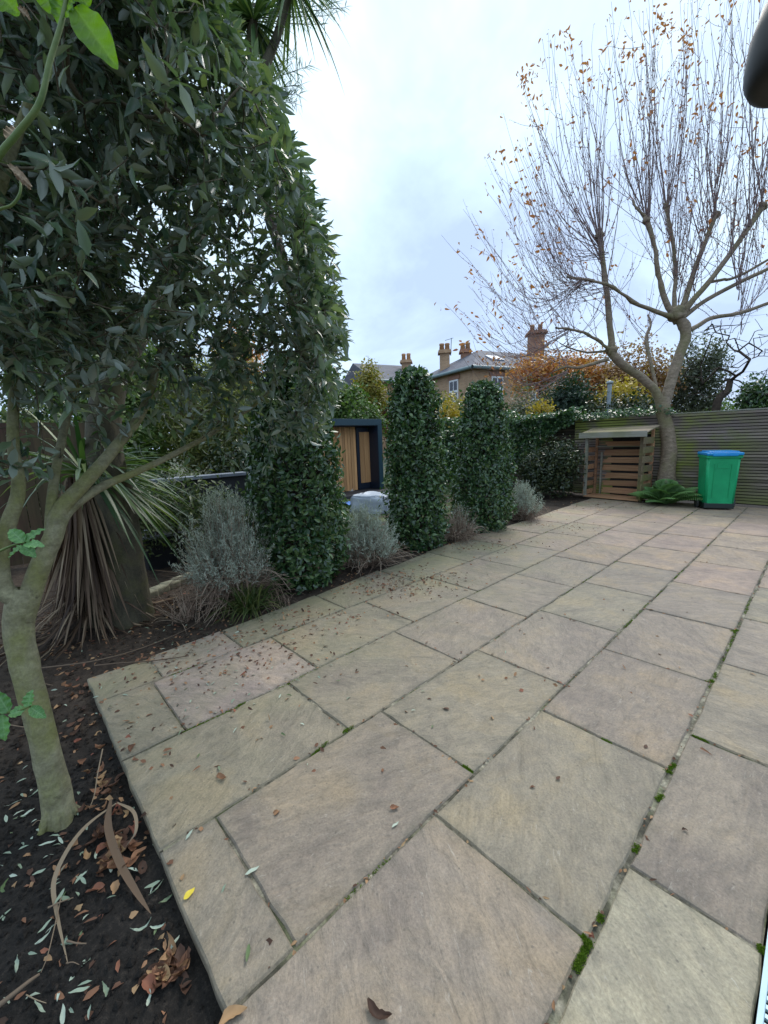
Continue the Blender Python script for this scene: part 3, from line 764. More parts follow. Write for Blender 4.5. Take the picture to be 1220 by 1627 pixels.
# ------------------------------------------------------------------ foliage builders
def shell_leaves(n, prof, hgt, depth, seed, lump=0.05):
    """points near the surface of a body of revolution with an uneven skin"""
    r = np.random.default_rng(seed)
    z = r.random(n) ** 0.95 * hgt; th = r.random(n) * 2 * np.pi
    top = r.random(n) < 0.10
    rr = prof(z / hgt)
    lum = lat_noise(th * 1.2, z, 0.32, seed + 5, lump) + lat_noise(th * 1.2 + 9, z, 0.12, seed + 6, lump * 0.5)
    q = np.abs(r.normal(0, depth, n))
    rad = np.maximum(rr + lum - q + 0.02, 0.01)
    rt = rr * np.sqrt(r.random(n))
    z = np.where(top, hgt - 0.14 * (rt / np.maximum(prof(np.array([0.97])), .05)) ** 2 * 0.8 - q * 0.5, z)
    rad = np.where(top, np.minimum(rt, prof(np.array([0.96]))), rad)
    out = np.column_stack([np.cos(th), np.sin(th), np.zeros(n)])
    out = np.where(top[:, None], unit(out * 0.35 + np.array([0, 0, 1.0])), out)
    P = np.column_stack([np.cos(th) * rad, np.sin(th) * rad, np.maximum(z, 0.03)])
    return P, out
def blob_points(n, ells, seed, shell=0.5, lump=0.15):
    r = np.random.default_rng(seed)
    vols = np.array([e_[1][0] * e_[1][1] * e_[1][2] for e_ in ells]) ** 0.75
    k = r.choice(len(ells), n, p=vols / vols.sum())
    c = np.array([e_[0] for e_ in ells], float)[k]; R = np.array([e_[1] for e_ in ells], float)[k]
    d = unit(r.normal(size=(n, 3)))
    lum = lat_noise(d[:, 0] * 3 + d[:, 2] * 2 + k * 7, d[:, 1] * 3 - d[:, 2] + k * 3, 0.8, seed + 3, lump)
    rad = (1 - shell * r.random(n) ** 1.6) * (1 + lum)
    return c + d * R * rad[:, None], d
def clustered(P, out, per, spread, seed):
    r = np.random.default_rng(seed)
    n = len(P)
    Q = np.repeat(P, per, 0) + r.normal(0, spread, (n * per, 3))
    O = np.repeat(out, per, 0)
    return Q, O
def foliage(name, P, out, L, W, mat, parent, tmpl=T4, seed=0, up=0.3, face=0.9, kind='stuff', curl=None):
    """leaves with blades roughly facing outwards, tips out and up"""
    r = np.random.default_rng(seed + 77); n = len(P)
    N = unit(out * face + r.normal(0, .55, (n, 3)) + np.array([0, 0, 0.25]))
    D = unit(r.normal(0, 1, (n, 3)) + out * 0.5 + np.array([0, 0, up]))
    D = unit(D - N * (D * N).sum(1, keepdims=True) * 0.75)
    L = r.uniform(*L, n); W = L * r.uniform(*W, n)
    return leaf_obj(name, P, D, N, L, W, mat, parent, tmpl, None if curl is None else r.uniform(*curl, n), kind, r.random(n))

def leafy(name, tops):
    return mat_leaf(name, tops, rough=0.5, trans=0.22)
M['lf_shade'] = leafy('loose_shrub_leaf', [(0.03, 0.055, 0.02), (0.06, 0.085, 0.03), (0.13, 0.15, 0.06)])
# ------------------------------------------------------------------ clipped columns
def column(x, y, hgt, r0, r1, seed, label):
    root = thing('clipped_column', label, 'topiary', (x, y, -0.02), 0, 'clipped evergreen columns along the terrace')
    prof = lambda t: np.interp(t, [0, .12, .32, .55, .75, .88, .95, 1.0], np.array([.70, .95, 1.0, .93, .80, .63, .46, .20]) * r0)
    n = 11500
    P, out = shell_leaves(n, prof, hgt, 0.085, seed, 0.05)
    foliage('foliage', P, out, (0.045, 0.085), (0.42, 0.58), M['laurel_leaf'], root, T8, seed, 0.25, 0.75, curl=(0.0, 0.25))
    # shoots standing proud of the clipped face
    P2, o2 = shell_leaves(260, lambda t: prof(t) + 0.02, hgt, 0.01, seed + 50, 0.03)
    P3, o3 = clustered(P2, o2, 4, 0.022, seed)
    foliage('young_tips', P3, o3, (0.045, 0.075), (0.36, 0.5), M['laurel_leaf'], root, T8, seed + 4, 0.9, 0.3)
    r = np.random.default_rng(seed)
    tr = smooth_poly([(0, 0, 0), (.02, .01, .8), (-.02, .0, 1.6), (0, 0, hgt * 0.93)], 10)
    V, F = tubes([tr], [np.linspace(.05, .012, 10)], 8)
    link('trunk', mesh_from('trunk', V, [F]), M['laurel_twig'], root)
    polys, rad = [], []
    for i in range(170):
        z = r.uniform(0.12, hgt * 0.92); a = r.uniform(0, 6.28); rr = float(prof(np.array([z / hgt]))[0]) * 0.95
        e_ = np.array([math.cos(a) * rr, math.sin(a) * rr, min(z + 0.18, hgt - .08)])
        polys.append(np.array([(0, 0, z - 0.1), e_ * (.5, .5, 0) + np.array([0, 0, z]), e_])); rad.append([.011, .008, .004])
    V, F = tubes(polys, rad, 4)
    link('branches', mesh_from('branches', V, [F]), M['laurel_twig'], root, 'stuff')
    return root
column(-3.80, 2.28, 2.36, 0.46, 0.30, 11, 'clipped evergreen column nearest the olive, its top lost among the olive leaves')
column(-3.78, 4.12, 2.36, 0.40, 0.29, 12, 'tall clipped dark green column standing beside the summerhouse, middle one of the row')
column(-3.74, 5.62, 2.29, 0.45, 0.29, 13, 'clipped dark green column farthest along the terrace, in front of the ivy fence')

# ------------------------------------------------------------------ ivy on the fence, dark shrub
ivy = thing('ivy', 'dense green ivy spilling over the old fence left of the log store', 'ivy', (-7.0, FY - 0.05, 0))
n = 15000
X = rng.uniform(-2.9, 2.85, n); zz_ = rng.random(n)
topz = 1.93 + lat_noise(X, X * 0, 0.5, 31, 0.07)
botz = np.interp(X, [-2.9, 0.5, 1.7, 2.4, 2.9], [0.05, 0.1, 0.9, 1.55, 1.75]) + lat_noise(X + 3, X * 0, 0.3, 32, 0.10)
Z = botz + (topz - botz) * zz_ ** 0.8
dep = -0.10 - 0.22 * np.clip((Z - 1.2) / 0.7, 0, 1) + lat_noise(X, Z, 0.35, 33, 0.08) + np.abs(rng.normal(0, 0.06, n))
ontop = rng.random(n) < 0.22
Z = np.where(ontop, topz + rng.normal(0, .05, n), Z); dep = np.where(ontop, rng.uniform(-0.3, 0.35, n), dep)
P = np.column_stack([X, dep, np.maximum(Z, 0.02)])
out = np.where(ontop[:, None], np.array([0, -0.3, 1.0]), np.array([0, -1.0, 0.25])) + 0 * P
foliage('foliage', P, out, (0.05, 0.10), (0.7, 0.95), M['ivy_leaf'], ivy, T4, 35, -0.3, 0.8)
P = np.column_stack([rng.uniform(2.3, 4.75, 1500), rng.uniform(-.12, .35, 1500), 0 * rng.random(1500)])
P[:, 2] = fz + 0.02 + np.abs(rng.normal(0, 0.05, 1500)) * np.interp(P[:, 0], [2.3, 4.5, 5.6], [2.2, 1.2, 0.4]) + lat_noise(P[:, 0], P[:, 0] * 0, 0.25, 36, 0.03)
foliage('trailing_foliage', P, np.array([0, -.5, .8]) + 0 * P, (0.04, 0.08), (0.6, 0.9), M['ivy_leaf'], ivy, T4, 37, 0, 0.8)
stem = [smooth_poly([(x, 0.02, 0), (x + .1, -.02, .5), (x - .1, 0, 1.1), (x + .15, -.05, 1.8)], 9) for x in np.linspace(-2.6, 2.2, 9)]
V, F = tubes(stem, [np.linspace(.02, .008, 9)] * 9, 5)
link('stems', mesh_from('stems', V, [F]), M['laurel_twig'], ivy)

def bush(name, label, cat, base, ells, nleaf, L, W, mat, seed, tmpl=T4, shell=0.5, per=5, spread=0.05, twig='laurel_twig', nbranch=60, group=None, trunk_r=0.03, trunk_to=None, face=0.8, up=0.3, lump=0.15):
    root = thing(name, label, cat, tuple(base), 0, group)
    P, out = blob_points(nleaf // per, ells, seed, shell, lump)
    tips = P[:nbranch]
    Q, O = clustered(P, out, per, spread, seed + 1)
    Q[:, 2] = np.maximum(Q[:, 2], 0.02)
    foliage('foliage', Q, O, L, W, mat, root, tmpl, seed + 2, up, face)
    e0 = np.array(ells[0][0], float); tt = np.array(trunk_to if trunk_to is not None else e0 * np.array([1, 1, 0.8]))
    tr = smooth_poly([(0, 0, -0.02), tt * np.array([.3, .2, .35]), tt * np.array([.8, .9, .7]), tt], 10)
    V, F = tubes([tr], [np.linspace(trunk_r, trunk_r * 0.45, 10)], 7)
    link('trunk' if trunk_r > 0.025 else 'stem', mesh_from('trunk', V, [F]), M[twig], root)
    polys, rad = grow(list(tr[2:]), tips, 0.2 if e0[2] < 3 else 0.6, 0.02, 0.08, trunk_r * 0.08)
    V, F = tubes(polys, rad, 4)
    link('branches', mesh_from('branches', V, [F]), M[twig], root, 'stuff')
    return root
g_ = lambda px, py, z=0: onz(px, py, z)
b = g_(880, 808)
bush('evergreen_shrub', 'low dark bronze green shrub in front of the ivy left of the log store', 'shrub', (-4.35, 9.35, -0.03),
     [((0, 0, 0.72), (0.62, 0.5, 0.62)), ((-0.35, .1, .6), (.5, .4, .5)), ((.25, 0, .95), (.45, .4, .35))], 7000, (0.05, 0.09), (0.4, 0.6), M['shrub_leaf'], 41, T4, 0.45, 5, 0.05)

# ------------------------------------------------------------------ lavender-like silver bushes
def silver_bush(name, label, x, y, hgt, rad, n_st, green, seed, lean=(0, 0), group='silver leaved bushes between the columns', bare=0.0, low=0.35):
    r = np.random.default_rng(seed)
    root = thing(name, label, 'bush', (x, y, -0.03), 0, group)
    polys, rads, tipP, tipD = [], [], [], []
    for i in range(n_st):
        a = r.uniform(0, 6.28); el = r.uniform(low, 1.5)
        d = np.array([math.cos(a) * math.cos(el), math.sin(a) * math.cos(el), math.sin(el)])
        ln = r.uniform(0.6, 1.08)
        e_ = d * np.array([rad, rad, hgt]) * ln + np.array([lean[0], lean[1], 0])
        mid = e_ * np.array([.55, .55, .32]) + r.normal(0, 0.03, 3)
        p = smooth_poly([r.normal(0, .03, 3) * (1, 1, 0), mid, e_ + r.normal(0, .02, 3)], 7)
        p[:, 2] = np.maximum(p[:, 2], 0.01)
        polys.append(p); rads.append(np.linspace(.0042, .0013, 7))
        if r.random() > bare:
            for q in (5, 6):
                tipP.append(p[q]); tipD.append(unit(p[q] - p[q - 1]))
    V, F = tubes(polys, rads, 4)
    k = 7 * 4
    link('woody_stems', mesh_from('woody_stems', V, [F], True, {'rnd': np.repeat(r.random(len(polys)), k)}), M['dry_twig'], root, 'stuff')
    tipP, tipD = np.array(tipP), np.array(tipD)
    per = green
    P = np.repeat(tipP, per, 0); D = np.repeat(tipD, per, 0); n = len(P)
    s = r.uniform(-0.05, 0.06, n)
    P = P + D * s[:, None] + r.normal(0, .008, (n, 3))
    dd = unit(D * r.uniform(.4, 1.2, (n, 1)) + r.normal(0, .65, (n, 3)) + np.array([0, 0, .25]))
    leaf_obj('foliage', P, dd, rand_dirs(n), r.uniform(.025, .05, n), r.uniform(.004, .0075, n), M['silver_leaf'], root, T4, rnd=r.random(n))
    # dead twigs lying tangled round the base
    polys, rads = [], []
    for i in range(int(n_st * 1.1)):
        a = r.uniform(0, 6.28); q = r.uniform(.3, 1.2) * rad
        p0 = np.array([math.cos(a) * q * .4, math.sin(a) * q * .4, r.uniform(.03, hgt * .35)])
        p2 = np.array([math.cos(a + r.normal(0, .7)) * q, math.sin(a + r.normal(0, .7)) * q, r.uniform(.0, hgt * .35)])
        pm = (p0 + p2) / 2 + r.normal(0, .05, 3) + np.array([0, 0, .05])
        p = smooth_poly([p0, pm, p2], 6); p[:, 2] = np.maximum(p[:, 2], 0.008)
        polys.append(p); rads.append(np.linspace(.0038, .0015, 6))
    V, F = tubes(polys, rads, 4)
    link('dead_twigs', mesh_from('dead_twigs', V, [F], True, {'rnd': np.repeat(r.random(len(polys)), 24)}), M['dry_twig'], root, 'stuff')
    return root
p = g_(385, 955)
silver_bush('silver_bush', 'large silver green bush with brown woody middle, left of the nearest column', -3.85, 1.50, 1.02, 0.47, 520, 15, 51, low=0.35)
silver_bush('silver_bush', 'silver bush on bare brown twigs between the first two columns', -3.70, 3.12, 0.68, 0.45, 420, 14, 52, lean=(0.0, -0.02))
silver_bush('silver_bush', 'dried grey bush between the middle and far columns', -3.62, 4.82, 0.50, 0.36, 300, 4, 53, bare=0.75)
silver_bush('silver_bush', 'small pale silver bush beyond the farthest column', -3.66, 6.72, 0.60, 0.40, 340, 14, 54)
# ------------------------------------------------------------------ grassy clumps, dead stalks
def grass_clump(name, label, x, y, n, L, W, mat, seed, cat='grass clump', spread=0.05, droop=(.3, .9), group=None):
    r = np.random.default_rng(seed)
    P = np.column_stack([r.normal(0, spread, n), r.normal(0, spread, n), np.zeros(n)])
    a = r.uniform(0, 6.28, n); el = r.uniform(.5, 1.45, n)
    D = np.column_stack([np.cos(a) * np.cos(el), np.sin(a) * np.cos(el), np.sin(el)])
    V, F, k = straps(P, D, r.uniform(*L, n), r.uniform(*W, n), r.uniform(*droop, n), 6)
    V[:, 2] = np.maximum(V[:, 2], 0.01)
    o = link(name, mesh_from(name, V, [F], True, {'rnd': np.repeat(r.random(n), k)}), mat)
    o.location = (x, y, -0.03)
    return tag(o, label, cat, group)
p = g_(400, 962)
grass_clump('grass_clump', 'dark green arching grass clump under the large silver bush', -3.50, 1.52, 300, (.35, .62), (.008, .013), M['grass'], 61)
grass_clump('grass_clump', 'straw coloured dry grass under the large silver bush', -3.40, 1.75, 60, (.2, .42), (.004, .008), M['dry_twig'], 62, spread=.08)
grass_clump('dry_stalks', 'brown dry stalks standing in the soil left of the grass clump', -3.72, 1.02, 90, (.2, .45), (.004, .007), M['dry_twig'], 63, 'dead plant', .05, (0, .5))

# ------------------------------------------------------------------ cordylines
def poly_world(pts):                       # list of (px, py, depth)
    return np.array([at(*q) for q in pts])
cord = thing('cordyline', 'tall cabbage palm with thick mossy trunk behind the olive', 'palm', tuple(onz(208, 985, -0.03)))
b0 = np.array(cord.location)
top = at(402, 36, 4.6)
tr = smooth_poly([b0 - b0, (0.02, .02, .9), (-.05, .1, 2.0), (top - b0) * (.55, .55, .6), (top - b0) * (.9, .9, .85), top - b0], 26)
rad = np.interp(np.linspace(0, 1, 26), [0, .06, .3, .6, 1], [.20, .165, .14, .09, .055])
V, F = tubes([tr], [rad], 14)
V += rng.normal(0, .006, V.shape)
link('trunk', mesh_from('trunk', V, [F]), M['cord_bark'], cord)
def head(parent, c, n, L, W, seed, up=0.2, name='leaf_head', mat='strap', droop=(.1, .9)):
    r = np.random.default_rng(seed)
    d = unit(r.normal(size=(n, 3)) * (1, 1, .8) + np.array([0, 0, up]))
    return strap_obj(name, np.array(c) + d * .03, d, r.uniform(*L, n), r.uniform(*W, n), r.uniform(*droop, n), M[mat], parent, 7, 'stuff', r.random(n))
c1 = top - b0; c2 = at(462, -22, 4.7) - b0; c3 = at(345, -10, 4.5) - b0
for c in (c2, c3):
    pm = tr[20]
    q = smooth_poly([pm, pm * .4 + c * .6 + np.array([0, 0, -.12]), c], 8)
    V, F = tubes([q], [np.linspace(.06, .04, 8)], 8); link('branch', mesh_from('branch', V, [F]), M['cord_bark'], cord)
head(cord, c1, 120, (.35, .6), (.026, .042), 71); head(cord, c2, 120, (.4, .7), (.026, .042), 72); head(cord, c3, 110, (.35, .6), (.022, .034), 73)
cy = thing('cordyline', 'short cabbage palm with a skirt of brown dead straps beside the mossy trunk', 'palm', tuple(onz(150, 990, -0.03)))
b0 = np.array(cy.location)
V, F = tubes([smooth_poly([(0, 0, 0), (.02, .02, .5), (.03, .06, 1.0), (.05, .1, 1.32)], 12)], [np.linspace(.11, .08, 12)], 10)
link('trunk', mesh_from('trunk', V, [F]), M['cord_bark'], cy)
hc = np.array([.05, .1, 1.30])
n = 520
r = np.random.default_rng(74)
a = r.uniform(0, 6.28, n); zt = r.uniform(.55, 1.32, n)
P = np.column_stack([np.cos(a) * .09 + .04, np.sin(a) * .09 + .06, zt])
D = np.column_stack([np.cos(a) * r.uniform(.18, .6, n), np.sin(a) * r.uniform(.18, .6, n), np.full(n, -1.0)])
Ls = np.minimum(r.uniform(.45, .85, n), zt * 1.0)
strap_obj('dead_leaf_skirt', P, D, Ls, r.uniform(.018, .034, n), r.uniform(.0, .12, n), M['dead_strap'], cy, 6, 'stuff', r.random(n))
# loose dead straps fanned out at the foot
n = 130; a = r.uniform(0, 6.28, n)
P = np.column_stack([np.cos(a) * .12, np.sin(a) * .12, r.uniform(.08, .35, n)])
D = np.column_stack([np.cos(a), np.sin(a), r.uniform(-.55, .1, n)])
V, F, k = straps(P, D, r.uniform(.3, .7, n), r.uniform(.01, .022, n), r.uniform(.3, .6, n), 6)
V[:, 2] = np.maximum(V[:, 2], .015 + .02 * rng.random(len(V)))
link('foot_straps', mesh_from('foot_straps', V, [F], True, {'rnd': np.repeat(r.random(n), k)}), M['dead_strap'], cy, 'stuff')
# green leaves: each its own part
n = 120
for i in range(n):
    a = r.uniform(0, 6.28); el = r.uniform(-.15, 1.3)
    if i < 70: a = r.uniform(-.2, 2.1); el = r.uniform(-.6, .5)       # the drooping ones towards the columns
    d = np.array([[math.cos(a) * math.cos(el), math.sin(a) * math.cos(el), math.sin(el)]])
    strap_obj('leaf', hc[None] + d * .06, d, np.array([r.uniform(.55, .95)]), np.array([r.uniform(.028, .046)]), np.array([r.uniform(.15, .7)]), M['strap'], cy, 8, None, np.array([r.random()]))

# ------------------------------------------------------------------ the evergreen olive-like tree in front
tree = thing('olive_tree', 'large dark leaved evergreen tree with pale greenish trunk in the near bed', 'tree', tuple(at(93, 1292, 1.76)))
b0 = np.array(tree.location); b0[2] = -0.06; tree.location = b0
def limb(name, pts, r0, r1, n=16, sides=10, lump=0.0, mat='olive_bark', parent=None, base=None):
    P = smooth_poly(poly_world(pts) - (b0 if base is None else base), n)
    R = np.linspace(r0, r1, n)
    V, F = tubes([P], [R], sides)
    if lump: V += rng.normal(0, lump, V.shape)
    link(name, mesh_from(name, V, [F]), M[mat], parent or tree)
    return P
trunk_pts = [(98, 1318, 1.74), (82, 1230, 1.74), (58, 1130, 1.74), (36, 1040, 1.74), (30, 985, 1.75), (40, 935, 1.76)]
P = smooth_poly(poly_world(trunk_pts) - b0, 26); P[0, 2] = -0.12; P[1, 2] = min(P[1, 2], 0.0)
R = np.interp(np.linspace(0, 1, 26), [0, .08, .3, .75, .9, 1], [.066, .053, .047, .050, .058, .042])
V, F = tubes([P], [R], 16)
ctr = np.repeat(P, 16, 0); rel = V - ctr; th_ = np.arctan2(rel[:, 1], rel[:, 0])
lum_ = lat_noise(th_ * .5 + 5, V[:, 2], .13, 88, .06) + lat_noise(th_ * .5 + 9, V[:, 2], .05, 89, .035) + np.exp(-(V[:, 2] / .12) ** 2) * .10 * np.sin(th_ * 4 + 1)
V = ctr + rel * (1 + lum_)[:, None]
link('trunk', mesh_from('trunk', V, [F]), M['olive_bark'], tree)
ib_ = int(np.argmin(np.abs(P[:, 2] - .02))); rp_, rr_ = [], []
for k_ in range(7):
    a_ = k_ * .9 + rng.normal(0, .2); d_ = np.array([math.cos(a_), math.sin(a_), 0]); l_ = rng.uniform(.07, .12)
    c_ = P[ib_] * (1, 1, 0)
    rp_.append(smooth_poly([c_ + d_ * .02 + (0, 0, .10), c_ + d_ * .05 + (0, 0, .03), c_ + d_ * l_ * .7 + (0, 0, -.002), c_ + d_ * l_ * 1.25 + (0, 0, -.03)], 12)); rr_.append(np.linspace(.020, .006, 12))
V, F = tubes(rp_, rr_, 8)
link('roots', mesh_from('roots', V + rng.normal(0, .0012, V.shape), [F]), M['olive_bark'], tree)
skel = []
skel += list(limb('limb', [(36, 985, 1.75), (62, 905, 1.78), (88, 845, 1.80), (95, 810, 1.85), (147, 754, 1.95), (190, 702, 2.05), (228, 650, 2.15), (255, 560, 2.3), (285, 440, 2.45), (300, 320, 2.5)], .044, .011, 30))
skel += list(limb('limb', [(92, 840, 1.80), (112, 808, 1.9), (162, 773, 2.0), (228, 745, 2.2), (304, 707, 2.45), (361, 673, 2.65), (430, 620, 2.8), (470, 540, 2.9)], .026, .007, 24))
skel += list(limb('limb', [(40, 960, 1.75), (6, 935, 1.72), (0, 880, 1.7), (14, 830, 1.7), (30, 775, 1.75), (20, 690, 1.8), (30, 560, 1.9), (60, 400, 2.0), (90, 250, 2.1)], .038, .012, 26))
skel += list(limb('limb', [(80, 850, 1.80), (82, 800, 1.85), (90, 740, 1.95), (110, 650, 2.1), (150, 520, 2.25), (190, 380, 2.3), (210, 200, 2.35)], .024, .010, 22))
skel += list(limb('limb', [(-5, 940, 1.72), (-40, 860, 1.6), (-60, 700, 1.5), (-50, 500, 1.4), (0, 300, 1.35), (50, 150, 1.3)], .033, .012, 20))
OUT = [(-260, -420), (315, -420), (340, 20), (372, 75), (418, 125), (438, 205), (468, 285), (492, 345), (504, 400), (516, 470), (528, 530), (524, 580), (505, 640), (470, 700), (420, 745), (330, 735), (245, 790), (150, 830), (60, 850), (-260, 900)]
def lat_pos(l, d, z): return np.array([0.684, 0.729, 0]) * l + np.array([-0.733, 0.680, 0]) * d + np.array([0, 0, z])
ells = [(lat_pos(-1.35, 2.35, 3.0), (1.25, 1.25, 1.35)), (lat_pos(-.85, 2.75, 2.2), (.85, .85, .75)), (lat_pos(-1.7, 1.9, 2.05), (.85, .85, .65)), (lat_pos(-1.0, 1.9, 3.5), (.8, .8, .9)), (lat_pos(-1.6, 1.35, 2.3), (.5, .5, .6))]
P, out = blob_points(9000, ells, 81, 0.75, 0.1)
px, py, dz = proj(P)
ok = in_poly(px, py, OUT) & (dz > 0.95) & (py > -380) & (px > -230)
# thinner where the sky shows through, and near the bottom
dens = np.ones(len(P))
thin = (px > 210) & (px < 480) & (py > 300) & (py < 640); dens[thin] = 0.42
low = (py > 560) & ~thin; dens[low] = 0.38
dens[(py > 640)] = 0.26
ok &= rng.random(len(P)) < dens
P, out = P[ok][:2150], out[ok][:2150]
# a crisp edge of shoots along the sky side
Pe, oe = blob_points(26000, ells, 83, 0.9, 0.1)
px, py, dz = proj(Pe)
inn = in_poly(px, py, OUT) & ~in_poly(px + 26, py, OUT) & (dz > 1.7) & (py > -60)
Pe, oe = Pe[inn][:300], oe[inn][:300]
P, out = np.concatenate([P, Pe]), np.concatenate([out, oe])
P -= b0
polys, rad = grow(skel, P, 0.12, 0.05, 0.07, 0.0016, 0.40)
V, F = tubes(polys, rad, 5)
link('branches', mesh_from('branches', V, [F]), M['olive_twig'], tree, 'stuff')
per = 15
n = len(P)
tw = unit(out + rng.normal(0, .55, (n, 3)) + np.array([0, 0, .15]))
tl = rng.uniform(.10, .24, n)
LP = np.repeat(P, per, 0); TD = np.repeat(tw, per, 0); s = np.tile(np.linspace(-.8, 1.0, per), n) * np.repeat(tl, per)
LP = LP + TD * s[:, None] + rng.normal(0, .008, (n * per, 3))
LP[:, 2] -= 0.05 * np.abs(s)
nl = len(LP)
LD = unit(TD * rng.uniform(.35, 1.1, (nl, 1)) + rng.normal(0, .6, (nl, 3)))
LN = unit(rng.normal(0, .6, (nl, 3)) + np.array([0, 0, .8]))
LL = rng.uniform(.046, .090, nl); LW = LL * rng.uniform(.29, .42, nl); LC = rng.uniform(-.05, .3, nl); LR = rng.random(nl)
px, py, dz = proj(LP + b0)
keep = in_poly(px, py, [(x + 22, y + 8) for x, y in OUT]) & (dz > 0.8)
LP, LD, LN, LL, LW, LC, LR, px, py, dz = [a_[keep] for a_ in (LP, LD, LN, LL, LW, LC, LR, px, py, dz)]
vis = (px > 0) & (px < 1220) & (py > 0)
order = np.argsort(np.where(vis, dz, 99))
near, rest = order[:300], order[300:]
for i in near:
    leaf_obj('leaf', LP[i:i + 1], LD[i:i + 1], LN[i:i + 1], LL[i:i + 1] * 1.1, LW[i:i + 1], M['olive_leaf'], tree, T8, LC[i:i + 1], None, LR[i:i + 1])
leaf_obj('foliage', LP[rest], LD[rest], LN[rest], LL[rest], LW[rest], M['olive_leaf'], tree, T8, LC[rest], 'stuff', LR[rest])
# the twigs carrying those leaves
pol = [np.array([a_ - t_ * l_ * .8, a_, a_ + t_ * l_ * .9 - np.array([0, 0, .04]) * l_]) for a_, t_, l_ in zip(P, tw, tl)]
ex, ey, _z = proj(np.array([q_[-1] for q_ in pol]) + b0)
pol = [q_ for q_, k_ in zip(pol, in_poly(ex, ey, OUT)) if k_]
V, F = tubes(pol, [[.0022, .0018, .0009]] * len(pol), 4)
link('twigs', mesh_from('twigs', V, [F]), M['olive_twig'], tree, 'stuff')

# ------------------------------------------------------------------ feathery conifer tops behind the palm
fe = thing('feathery_conifer', 'blue green feathery conifer showing above the evergreen tree', 'tree', (-5.2, 3.4, -0.03))
b1 = np.array(fe.location)
tp = at(360, 60, 5.6) - b1
V, F = tubes([smooth_poly([(0, 0, 0), (.1, 0, 2.5), tp * (.9, .9, .9), tp + np.array([0, 0, .6])], 14)], [np.linspace(.12, .02, 14)], 8)
link('trunk', mesh_from('trunk', V, [F]), M['laurel_twig'], fe)
M['feather'] = mat_leaf('feathery_needle', [(0.10, 0.16, 0.20), (0.14, 0.21, 0.24)], rough=0.6, trans=0.2)
polys, rad, NP, ND = [], [], [], []
for (tx, ty, dd) in [(490, 105, 5.6), (478, 135, 5.6), (465, 90, 5.5), (440, 70, 5.7), (475, 150, 5.6), (470, 165, 5.7), (455, 110, 5.4), (548, 12, 5.6), (530, 5, 5.7), (515, 40, 5.5), (540, -15, 5.6), (500, -20, 5.8), (430, 50, 5.7), (560, -30, 5.6), (525, 25, 5.5)]:
    e_ = at(tx, ty, dd) - b1
    s0 = tp + np.array([0, 0, -0.5 if ty > 60 else 0.35])
    q = smooth_poly([s0, s0 * .5 + e_ * .5 + np.array([0, 0, -.06]), e_], 26)
    polys.append(q); rad.append(np.linspace(.012, .002, 26))
    for i in range(6, 26):
        t_ = unit(q[i] - q[i - 1])
        for _ in range(5):
            NP.append(q[i]); ND.append(unit(t_ * .5 + rng.normal(0, .7, 3) + np.array([0, 0, .1])))
V, F = tubes(polys, rad, 5)
link('branches', mesh_from('branches', V, [F]), M['shoot'], fe)
NP, ND = np.array(NP), np.array(ND)
strap_obj('foliage', NP, ND, rng.uniform(.08, .20, len(NP)), .009, rng.uniform(0, .2, len(NP)), M['feather'], fe, 3, 'stuff')

# ------------------------------------------------------------------ young climber close to the lens (top left)
cl = thing('climbing_shrub', 'bright green leafy stems of a young climber at the near left', 'climber', (-1.05, -0.62, -0.05))
b2 = np.array(cl.location)
def stem_(pts, r0, r1, n=22):
    P_ = smooth_poly(np.vstack([[0, 0, 0], [-.05, .0, .5]] + [at(*q) - b2 for q in pts]), n)
    V_, F_ = tubes([P_], [np.linspace(r0, r1, n)], 8)
    link('stem', mesh_from('stem', V_, [F_]), M['green_stem'], cl)
stem_([(-90, 420, .62), (-10, 262, .60), (25, 215, .60), (62, 165, .60), (80, 95, .60), (98, 35, .60), (112, -30, .60)], .0052, .003, 40)
stem_([(-90, 470, .70), (-20, 350, .66), (20, 325, .66), (33, 300, .66), (28, 270, .66)], .004, .0012, 36)
stem_([(-60, 905, .95), (-10, 880, .95), (22, 866, .95), (40, 862, .95)], .005, .002, 30)
stem_([(-60, 1150, .95), (-10, 1135, .95), (25, 1130, .95), (48, 1122, .95)], .005, .002, 30)
def big_leaf(a, b, w, mat, up=(0, 0, 1), curl=.1, rnd=.5, seed=0):
    A, B = at(*a) - b2, at(*b) - b2
    L0 = np.linalg.norm(B - A); d = (B - A) / L0
    nrm = np.array(up, float)
    s_ = unit(np.cross(d, nrm)); n2 = np.cross(s_, d)
    nt, nc = 41, 17
    t = np.linspace(0, 1, nt); c = np.linspace(-1, 1, nc)
    ph_ = (t[:, None] * 8.0 - np.abs(c)[None] * 1.5) % 1.0
    vein = np.clip(np.exp(-(c[None] / .09) ** 2) + .6 * np.exp(-(np.minimum(ph_, 1 - ph_) / .09) ** 2), 0, 1)
    prof = np.sin(np.pi * np.clip(t, 0, 1) ** 0.8) ** 0.75 * w * .5
    prof[0] = prof[-1] = 0.0006
    V_ = A + d * (t[:, None, None] * L0) + s_ * (prof[:, None, None] * c[None, :, None]) + n2 * ((np.abs(c)[None, :, None] ** 1.3 * prof[:, None, None] * .35) - curl * L0 * (t[:, None, None] ** 2) + 0.002 * np.sin(t * 25)[:, None, None] * np.abs(c)[None, :, None])
    i = np.arange(nt - 1)[:, None] * nc; j = np.arange(nc - 1)[None]
    F_ = np.stack([i + j, i + j + 1, i + nc + j + 1, i + nc + j], -1).reshape(-1, 4)
    link('leaf', mesh_from('leaf', V_.reshape(-1, 3), [F_], True, {'rnd': np.clip(rnd + .12 * rng.normal(size=nt * nc), 0, 1), 'vein': vein.ravel()}), M[mat], cl)
v_ = -CF
